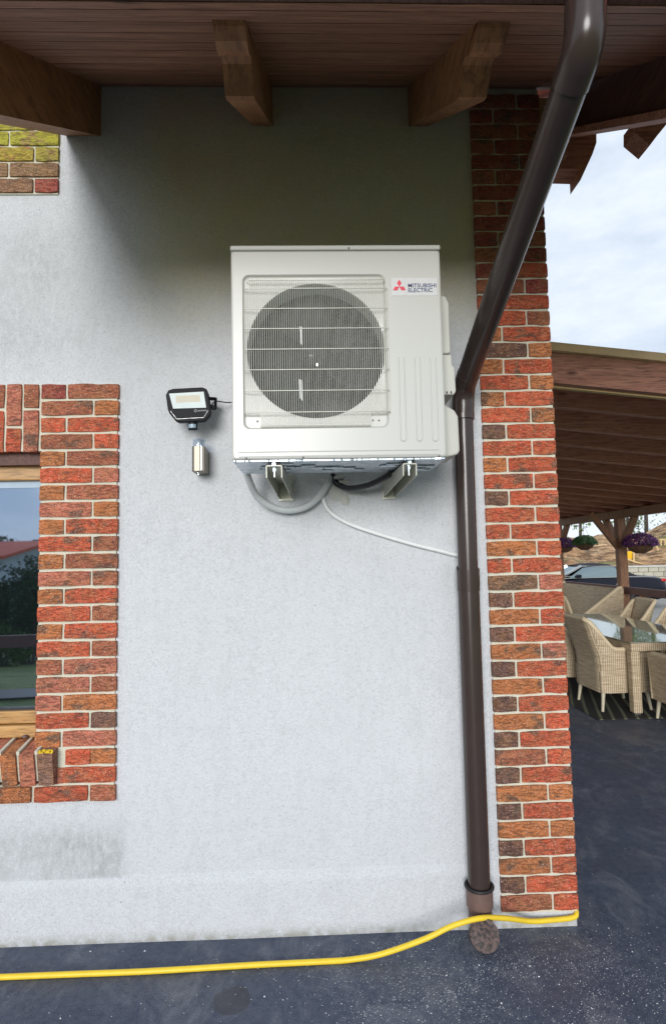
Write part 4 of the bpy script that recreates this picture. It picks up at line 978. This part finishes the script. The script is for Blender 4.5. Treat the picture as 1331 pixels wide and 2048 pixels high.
def armchair():
    # local: faces +X, origin on the floor under the middle
    t = thing('rattan_armchair', 'x', 'armchair')
    U = []
    for s in np.linspace(0, 1, 41):
        # U in plan from front-left round the back to front-right
        L = 1.72; d = s*L
        if d < .48: p = (.30-d*1.05, -.31); 
        elif d < .60: a = (d-.48)/.12*math.pi/2; p = (-.204-.09*math.sin(a), -.31+.09*(1-math.cos(a)))
        elif d < 1.12: p = (-.294, -.22+(d-.60)/.52*.44)
        elif d < 1.24: a = (d-1.12)/.12*math.pi/2; p = (-.294+.09*(1-math.cos(a)), .22+.09*math.sin(a))
        else: p = (-.204+(d-1.24)*1.05, .31)
        U.append(p)
    def rimz(x):
        q = min(1, max(0, (x+.285)/.21)); q = q*q*(3-2*q); return 1.0*(1-q)+.665*q
    rim_pts = []; outer = []; inner = []
    for (x, y) in U:
        zt_ = rimz(x); co, ci = [], []
        for k in range(9):
            u = k/8; z = .20+(zt_-.20)*u; lean = max(0, (z-.55))*.32*(1 if x < -.1 else max(0, 1-(x+.1)/.15)) ; bul = .018*math.sin(u*math.pi)
            nx_ = -1 if x < -.2 and abs(y) < .25 else 0; ny_ = 0 if nx_ else (1 if y > 0 else -1)
            co.append((x-lean-.02*(1-u)*0, y*(1+.04*u)+ny_*0, z)); ci.append((x+(.05 if nx_ else 0)-lean, y*(1+.04*u)-ny_*.05, z))
        outer.append(co); inner.append(ci); rim_pts.append(Vector(((co[-1][0]+ci[-1][0])/2, (co[-1][1]+ci[-1][1])/2, zt_)))
    g = MB(); g.grid(outer, M['wicker']); g.grid([r[::-1] for r in inner], M['wicker'])
    g.build('shell', M['wicker'], t, local=True)
    g = MB(); e = [(o_[0][0], o_[0][1], .2) for o_ in outer]
    f0 = [Vector(outer[0][k]) for k in (0, 4, 8)]; f1 = [Vector(outer[-1][k]) for k in (0, 4, 8)]
    g.tube([f0[0]+Vector((-.01, .02, .0)), f0[1]+Vector((-.005, .025, 0))]+[Vector(rim_pts[0])]+rim_pts+[f1[1]+Vector((-.005, -.025, 0)), f1[0]+Vector((-.01, -.02, 0))], .028, 8, M['rim']); g.build('rim', M['rim'], t, local=True)
    g = MB(); g.box((-.285, -.29, .20), (.30, .29, .44), M['wicker'], .015); g.build('seat', M['wicker'], t, local=True)
    for sx, sy in ((-1, -1), (-1, 1), (1, -1), (1, 1)):
        g = MB(); g.tube([(sx*.245, sy*.255, .215), (sx*.275, sy*.275, .0)], [.022, .015], 10, M['legl']); g.build('leg', M['legl'], t, local=True)
    return t
proto = armchair(); used = [False]
def chair(x, y, rz, label, z=.012):
    o = proto if not used[0] else copy_tree(proto); used[0] = True
    o.location = (x, y, z); o.rotation_euler = (0, 0, rz); o['label'] = label; o['group'] = 'rattan armchairs round the dining table'; return o
chair(3.36, 6.79, rad(2), 'nearest rattan armchair on the left side, its back towards the house corner')
chair(3.32, 7.66, rad(-1), 'second rattan armchair on the left side, mostly hidden behind the brick corner')
chair(3.34, 8.60, 0, 'far rattan armchair on the left side of the glass table')
chair(4.62, 9.00, math.pi, 'far rattan armchair on the right side, in front of the pergola post')
chair(4.66, 8.10, math.pi, 'middle rattan armchair on the right side, against the railing')
chair(4.66, 7.2, math.pi, 'near rattan armchair on the right side of the glass table')
chair(3.98, 9.75, -math.pi/2, 'rattan armchair at the far head of the glass table')
chair(3.80, 5.93, math.pi/2, 'rattan armchair at the near head of the table, cut by the photo edge')
# lounge sofa by the railing
sf = thing('rattan_sofa', 'long high-backed rattan sofa standing along the railing', 'sofa', (5.1, 11.3, 0))
g = MB(); P = []
for k in range(8):
    u = k/7; z = .15+(1.10-.15)*u; P.append([(5.32+.07*u, y, z) for y in np.linspace(10.35+.0*u, 12.7, 12)])
g.grid(P, M['wicker']); g.grid([[(p[0]-.06, p[1], p[2]) for p in r][::-1] for r in P], M['wicker'])
g.build('back', M['wicker'], sf)
g = MB(); g.box((4.6, 10.42, .12), (5.3, 12.7, .42), M['wicker'], .02); g.build('seat', M['wicker'], sf)
for yy in (10.32, 12.70):
    g = MB(); g.prism([(4.62, .12), (5.33, .12), (5.40, 1.10), (5.33, 1.10), (4.66, .62)], 'y', yy, yy+.08, M['wicker']); g.build('arm', M['wicker'], sf)
    g = MB(); g.tube([(4.66, yy+.04, .62), (5.33, yy+.04, 1.11), (5.38, yy+.04, 1.11)], .035, 8, M['rim']); g.build('arm_rim', M['rim'], sf)

# ------------------------------------------------------------------ car
def build_car():
    t = thing('parked_car', 'dark navy convertible with a black soft top parked beyond the railing', 'car', (0, 0, 0))
    # length along X: nose at x=0, tail at 4.6; width along Y 0..1.8 centred on 0
    st = [(0.00, .35, .62, .62), (.12, .28, .70, .74), (.5, .22, .78, .84), (1.2, .20, .88, .88), (1.62, .20, .94, .90), (2.2, .20, .95, .90), (3.0, .20, .96, .90), (3.6, .20, .98, .90), (4.1, .22, .97, .88), (4.45, .28, .93, .80), (4.58, .38, .84, .70)]
    P = []
    for (x, zb_, zt_, hw) in st:
        P.append([(x, s*hw*k, z) for s, k, z in ((-1, .92, zb_), (-1, 1.0, zb_+.15), (-1, 1.0, (zb_+zt_)/2+.08), (-1, .95, zt_-.04), (-1, .84, zt_), (-1, .3, zt_+.035), (1, .3, zt_+.035), (1, .84, zt_), (1, .95, zt_-.04), (1, 1.0, (zb_+zt_)/2+.08), (1, 1.0, zb_+.15), (1, .92, zb_))])
    g = MB(); g.grid(P, M['carp']); g.add(P[0], [tuple(range(12))], M['carp']); g.add(P[-1][::-1], [tuple(range(12))], M['carp']); o = g.build('body', M['carp'], t, local=True)
    md = o.modifiers.new('s', 'SUBSURF'); md.levels = 1; md.render_levels = 2
    # soft top
    pr = [(1.98, 1.33), (2.15, 1.385), (2.5, 1.40), (2.85, 1.385), (3.2, 1.30), (3.75, .99), (3.62, .96), (3.15, .97), (3.05, 1.24), (2.1, 1.30)]
    rows_ = [(1.95, 1.335), (2.2, 1.39), (2.6, 1.40), (2.95, 1.36), (3.25, 1.26), (3.55, 1.10), (3.80, .98)]
    g = MB(); P = []
    for (x, z) in rows_:
        hw = .58+(.12 if x > 3.2 else 0)*(x-3.2)/.6; low = z-.07 if x < 3.1 else .97
        P.append([(x, -hw-.14*(z-low)/.4*(x > 3.0)-.04, low), (x, -hw, z-.03), (x, -hw*.6, z+.012), (x, 0, z+.02), (x, hw*.6, z+.012), (x, hw, z-.03), (x, hw+.14*(z-low)/.4*(x > 3.0)+.04, low)])
    g.grid(P, M['soft']); g.build('soft_top', M['soft'], t, local=True)
    g = MB(); g.add([(1.22, -.70, .97), (1.22, .70, .97), (1.96, .56, 1.325), (1.96, -.56, 1.325)], [(0, 1, 2, 3)], M['cargl']); g.build('windscreen', M['cargl'], t, local=True)
    for s in (-1, 1):
        g = MB(); q = [(1.50, s*.76, .98), (3.14, s*.76, .98), (3.02, s*.615, 1.29), (2.05, s*.60, 1.31)]; g.add(q, [(0, 1, 2, 3)], M['cargl']); g.build('side_window', M['cargl'], t, local=True)
        g = MB(); g.beam((1.22, s*.72, .97), (1.97, s*.575, 1.34), .05, .06, M['chrome']); g.beam((1.95, s*.585, 1.335), (3.0, s*.62, 1.31), .02, .025, M['chrome']); g.build('windscreen_pillar', M['chrome'], t, local=True)
        g = MB(); g.beam((1.3, s*.87, .965), (4.2, s*.85, .985), .02, .02, M['chrome']); g.build('waist_trim', M['chrome'], t, local=True)
        g = MB(); g.box((1.62, s*.86, .97), (1.80, s*1.02, 1.08), M['carp'], .03); g.build('mirror', M['carp'], t, local=True)
        g = MB(); g.box((4.40, s*.64, .80), (4.565, s*.78, .90), M['tail'], .03); g.build('tail_light', M['tail'], t, local=True)
        g = MB(); g.box((.06, s*.5, .52), (.28, s*.74, .66), M['cargl'], .03); g.build('headlight', M['cargl'], t, local=True)
        g = MB(); g.box((2.9, s*.885, .74), (3.1, s*.925, .77), M['chrome'], .006); g.build('handle', M['chrome'], t, local=True)
        for x in (.85, 3.65):
            g = MB(); g.lathe([(.2, -.1), (.31, -.1), (.325, -.06), (.325, .06), (.31, .1), (.2, .1)], (x, s*.80, .325), 28, M['tyre'], axis='y'); wh = g.build('wheel', M['tyre'], t, local=True)
            g = MB(); g.lathe([(0, s*.06), (.05, s*.07), (.18, s*.06), (.21, s*.09), (.21, -s*.05)], (x, s*.80, .325), 20, M['chrome'], axis='y'); g.build('rim', M['chrome'], wh, local=True)
    g = MB(); g.lathe([(0, .16), (.09, .12), (.12, 0), (.09, -.12), (0, -.16)], (2.45, 0, 1.06), 12, M['soft']); g.build('headrest', M['soft'], t, local=True)
    return t
car = build_car(); car.location = (6.48, 19.3, -.015); car.rotation_euler = (0, 0, rad(-1.5))

# ------------------------------------------------------------------ retaining wall, bank, things beyond
rw = thing('retaining_wall', 'pale concrete block retaining wall behind the parked car', 'wall', (13, 24.2, 0))
g = MB(); g.box((4, 24.02, -.3), (30, 24.4, 1.10), M['block']); g.build('wall_core', M['block'], rw)
g = MB(); g.box((4, 23.9, 1.10), (14.55, 24.45, 1.16), M['coping'], .01); g.build('coping', M['coping'], rw)
bl = None; rg = random.Random(2)
for r in range(5):
    for k in range(14):
        x = 9.2+k*.42+(.21 if r % 2 else 0)
        if x > 14.9: continue
        if bl is None:
            g = MB(); g.box((-.20, -.05, -.092), (.20, .06, .092), M['block'], .012); bl = g.build('block', M['block'], None, local=True); o = bl
        else: o = bl.copy(); COL.objects.link(o)
        o.parent = rw; o.location = Vector((x, 24.0+rg.uniform(-.01, .01), 1.0-r*.2))-worldloc(rw)
fn = thing('slat_fence', 'brown slatted fence panel at the right end of the block wall', 'fence', (15.2, 23.5, 0))
for k in range(6):
    g = MB(); g.box((14.35, 23.4, .05+k*.19), (17, 23.43, .21+k*.19), M['post'], .004); g.build('slat', M['post'], fn)
g = MB(); g.box((14.25, 23.38, 0), (14.36, 23.48, 1.2), M['rail']); g.build('post', M['rail'], fn)
bank = MB(); P = []
for j in range(60):
    y = 24.4+j*.42; row = []
    for i in range(90):
        x = 4+i*.42
        h = 1.02+min(1, (y-24.4)/14)*1.55+max(0, .45*y-x)*.12*min(1, (y-24.4)/6)
        bump_ = noise.noise(Vector((x*.33, y*.33, 0)))*.55+noise.noise(Vector((x*1.1, y*1.1, 3)))*.24+noise.noise(Vector((x*2.6, y*2.6, 5)))*.16+abs(noise.noise(Vector((x*1.7, y*1.7, 8))))*.22
        rise = max(0, x-.562*y)*.55*min(1, (y-26)/8) if y > 26 else 0
        row.append((x, y, h+bump_*min(1, (y-24.4)/3)+min(rise, 2.6)))
    P.append(row)
bank.grid(P, M['dirt']); tag(bank.build('earth_bank', M['dirt']), kind='structure')
g = MB()
c = onY(1243, 1103, 27.5); d = onY(1264, 1121, 27.5)
g.box((c.x, 27.3, d.z), (d.x, 27.9, c.z), M['yellow'], .03); g.box((c.x+.04, 27.26, d.z+.06), (d.x-.04, 27.3, c.z-.06), M['yellow'], .01); sk = g.build('site_box', M['yellow'])
tag(sk, 'yellow steel box standing on the earth bank right of the pergola post', 'box')
sg = thing('site_sign', 'small white sign on a post below the yellow box on the bank', 'sign', tuple(onY(1249, 1131, 26.5)))
c = onY(1245, 1119, 26.5); d = onY(1252, 1131, 26.5); g = MB(); g.box((c.x, 26.5, d.z), (d.x, 26.53, c.z), M['white']); g.build('panel', M['white'], sg)
g = MB(); g.box(((c.x+d.x)/2+.05, 26.49, c.z-.2), (d.x-.01, 26.499, c.z-.08), M['black']); g.build('symbol', M['black'], sg)
g = MB(); g.box(((c.x+d.x)/2-.02, 26.54, d.z-.5), ((c.x+d.x)/2+.02, 26.58, c.z), M['timber']); g.build('post', M['timber'], sg)
ft = thing('timber_trestle', 'small raw timber frame on the bank beside the right photo edge', 'frame', tuple(onY(1325, 1093, 29)))
c = onY(1320, 1081, 29); d = onY(1331, 1094, 29)
for a_, b2_ in (((c.x, c.z), (c.x+.06, d.z-.1)), ((d.x-.06, c.z), (d.x, d.z-.1)), ((c.x-.06, c.z), (d.x+.06, c.z+.07))):
    g = MB(); g.box((a_[0], 29, a_[1]), (b2_[0], 29.08, b2_[1]), M['timber']); g.build('plank', M['timber'], ft)
# stakes and planks lying on the bank
for i, (a, b) in enumerate((((1253, 1118), (1290, 1131)), ((1266, 1104), (1267, 1127)), ((1312, 1092), (1316, 1104)))):
    p = onY(*a, 26.8+i*.4); q = onY(*b, 26.6+i*.4)
    g = MB(); g.beam(p, q, .07, .05, M['timber'], up=(0, 1, 0)); o = g.build('timber_stake', M['timber'])
    tag(o, ['long pale plank lying sloped on the bank behind the wall', 'upright raw stake beside the yellow box on the bank', 'short raw stake near the small timber frame'][i], 'stake')

def leaf_cloud(g, c, rx, ry, rz, n, s, rg, m=None):
    for _ in range(n):
        while True:
            p = Vector((rg.uniform(-1, 1), rg.uniform(-1, 1), rg.uniform(-1, 1)))
            if p.length < 1: break
        p = p.normalized()*(p.length**.45); q = Vector((c[0]+p.x*rx, c[1]+p.y*ry, c[2]+p.z*rz))
        if noise.noise(q*(1.6/max(.4, rx)))+.18*rg.random() < -.14: continue
        u = Vector((rg.gauss(0, 1), rg.gauss(0, 1), rg.gauss(0, 1))).normalized(); v = u.orthogonal().normalized(); k = s*rg.uniform(.6, 1.4)
        g.add([q-u*k, q+v*k*.6, q+u*k, q-v*k*.6], [(0, 1, 2, 3)])
def tree(label, x, y, z0, h, r, seed, m='tleaf', crown0=.35, n=2600, s=.12, name='tree', group='trees on the skyline beyond the bank'):
    t = thing(name, label, 'tree', (x, y, z0), group=group); rg = random.Random(seed)
    g = MB(); P = [(x, y, z0-.3), (x+.1, y, z0+h*.3), (x-.05, y, z0+h*.6), (x+.1, y, z0+h*.9)]; g.tube(P, [.05*h*.35, .04*h*.35, .028*h*.35, .01*h], 8, M['bark'])
    for k in range(8):
        a = rg.uniform(0, 6.28); zz = z0+h*rg.uniform(.28, .75); g.tube([(x, y, zz), (x+r*.5*math.cos(a), y+r*.5*math.sin(a), zz+h*.1), (x+r*.85*math.cos(a), y+r*.85*math.sin(a), zz+h*.22)], [.03*h*.25, .02*h*.25, .006*h*.3], 5, M['bark'])
    g.build('trunk', M['bark'], t)
    g = MB()
    for k in range(9):
        a = rg.uniform(0, 6.28); q = rg.uniform(0, .7)*r; zz = z0+h*rg.uniform(crown0, .95); rr_ = r*rg.uniform(.35, .55)
        leaf_cloud(g, (x+q*math.cos(a), y+q*math.sin(a), zz), rr_, rr_, rr_*.7, n//9, s, rg)
    g.build('crown', M[m], t); return t
tree('thin tree left of the post with its dark trunk against the sky', 19.0, 42, 2.4, 7, 2.2, 1, n=700, crown0=.2)
tree('small leafy tree seen just right of the brick corner on the skyline', 17.3, 46, 2.4, 5, 2.0, 2, n=900, crown0=.15)
tree('leafy tree right of the post over the earth bank', 23.0, 43, 2.6, 7, 2.6, 3, n=1500, crown0=.15)
tree('tall tree near the right photo edge over the earth bank', 25.0, 44, 3.0, 9, 3.0, 4, n=1700, crown0=.15)
tree('broad bushy tree behind the others on the right skyline', 29.5, 47, 3.0, 9, 3.4, 5, n=1900, crown0=.1)

# ------------------------------------------------------------------ what the window mirrors, behind the photographer
def mirror(px, py, yr):   # a point standing at depth yr behind, seen in the pane
    p = onY(px, py, 2*YG-yr); return Vector((p.x, yr, p.z))
nb = thing('neighbour_house', 'white house with a red tiled roof mirrored in the window', 'house', tuple(mirror(20, 1150, -36)), group=None)
YR = -36.0
def mp_(px, py, yr=YR): return mirror(px, py, yr)
a = mp_(-220, 1092); b = mp_(72, 1086, -38); c = mp_(58, 1117, -32); d = mp_(-220, 1117, -32)
xr_ = b.x; ridge = b.z; eav = c.z
g = MB(); g.obox([(xr_-16, -32, eav), (xr_+.8, -32, eav), (xr_+.8, -39, ridge), (xr_-16, -39, ridge), (xr_-16, -32, eav+.2), (xr_+.8, -32, eav+.2), (xr_+.8, -39, ridge+.2), (xr_-16, -39, ridge+.2)]); rf = g.build('roof', M['tile'], nb)
g = MB(); g.obox([(xr_-16, -46, eav), (xr_+.8, -46, eav), (xr_+.8, -39, ridge), (xr_-16, -39, ridge), (xr_-16, -46, eav+.2), (xr_+.8, -46, eav+.2), (xr_+.8, -39, ridge+.2), (xr_-16, -39, ridge+.2)]); g.build('roof', M['tile'], nb)
g = MB(); g.box((xr_-9, -36, ridge-.9), (xr_-8.2, -35, ridge+.25), M['grey']); g.build('chimney', M['grey'], rf)
g = MB(); g.prism([(-33, -3.4), (-45, -3.4), (-45, eav), (-39, ridge-.1), (-33, eav)], 'x', xr_-15.4, xr_, M['houw']); g.build('wall', M['houw'], nb)
g = MB(); g.box((xr_-15.4, -32.98, -3.0), (xr_-5.2, -32.90, .55), M['orange']); g.build('cladding', M['orange'], nb)
for k in range(3):
    g = MB(); g.box((xr_-7.4-k*3, -32.88, -2.4), (xr_-6.2-k*3, -32.80, .2), M['white']); f = g.build('window_frame', M['white'], nb)
    g = MB(); g.box((xr_-7.3-k*3, -32.78, -2.3), (xr_-6.3-k*3, -32.74, .1), M['darkgl']); g.build('pane', M['darkgl'], f)
g = MB(); g.box((xr_+.005, -37.2, -1.4), (xr_+.04, -36, 1.2), M['darkgl']); g.build('pane', M['darkgl'], nb)
def bush(label, px, py, yr, r, h, n, m, seed, s=.06, name='shrub', wx=1.3):
    p = mirror(px, py, yr); z0 = gz(0, yr); t = thing(name, label, 'shrub', (p.x, yr, z0)); rg = random.Random(seed)
    g = MB()
    for k in range(7):
        a = rg.uniform(0, 6.28); q = rg.uniform(0, .6)*r
        leaf_cloud(g, (p.x+q*wx*math.cos(a), yr+q*.6*math.sin(a), z0+h*rg.uniform(.3, .72)), r*.62, r*.5, h*.36, n//7, s, rg)
    g.build('foliage', m, t)
    g = MB()
    for k in range(4): g.tube([(p.x+.1*k, yr, z0-.1), (p.x+.2*(k-1.5), yr, z0+h*.6)], [.05, .015], 6)
    g.build('stems', M['bark'], t); return t
bush('dark rounded hedge bush mirrored in the window, left part', -20, 1160, -13, 2.3, 2.9, 9000, M['dleaf'], 21, .07)
bush('dark hedge bush mirrored in the middle of the window', 30, 1160, -14.5, 2.0, 2.9, 9000, M['dleaf'], 22, .07)
bush('dark hedge bush mirrored beside the brick jamb', 80, 1160, -13.5, 2.2, 3.2, 9000, M['dleaf'], 23, .07)
bush('dark hedge bush mirrored far left in the window', -90, 1160, -14, 2.4, 3.0, 7000, M['dleaf'], 24, .07)
bush('narrow dark conifer mirrored before the hedge', 47, 1190, -10.5, .42, 2.0, 3500, M['dleaf'], 25, .04, 'conifer', .5)
bush('bright green shrub mirrored at the left photo edge', -8, 1225, -9.5, .8, 1.1, 3500, M['lleaf'], 26, .04)
for i, (px, hh_, rr_) in enumerate(((-60, 8.2, 4), (0, 8.8, 4.5), (50, 8.4, 4), (85, 9.6, 4.5), (140, 8.6, 4))):
    p = mirror(px, 1090, -75)
    tree(['far tree behind the neighbour house, leftmost', 'far round tree over the red roof ridge', 'far tree over the right end of the red roof', 'far tall tree right of the red roofed house', 'far tree beyond the hedge, rightmost'][i], p.x, -75, -3.2, hh_-.8, rr_, 30+i, 'dleaf', .2, 2500, .35, group='far trees mirrored in the window')
# garden rail
rl_ = thing('garden_fence', 'dark wooden rail fence across the lawn, mirrored in the window', 'fence', (-4, -2.9, 0))
za = mirror(40, 1267, -2.9).z; zb3 = mirror(40, 1291, -2.9).z
g = MB(); g.beam((-12, -2.6, (za+zb3)/2-.07), (2, -3.0, (za+zb3)/2+.03), .05, za-zb3, M['rail']); g.build('rail', M['rail'], rl_)
for k in range(5):
    g = MB(); g.box((-11+k*3.1, -2.72-.08*k, gz(0, -3)-.1), (-10.88+k*3.1, -2.60-.08*k, za-.02), M['rail']); g.build('post', M['rail'], rl_)
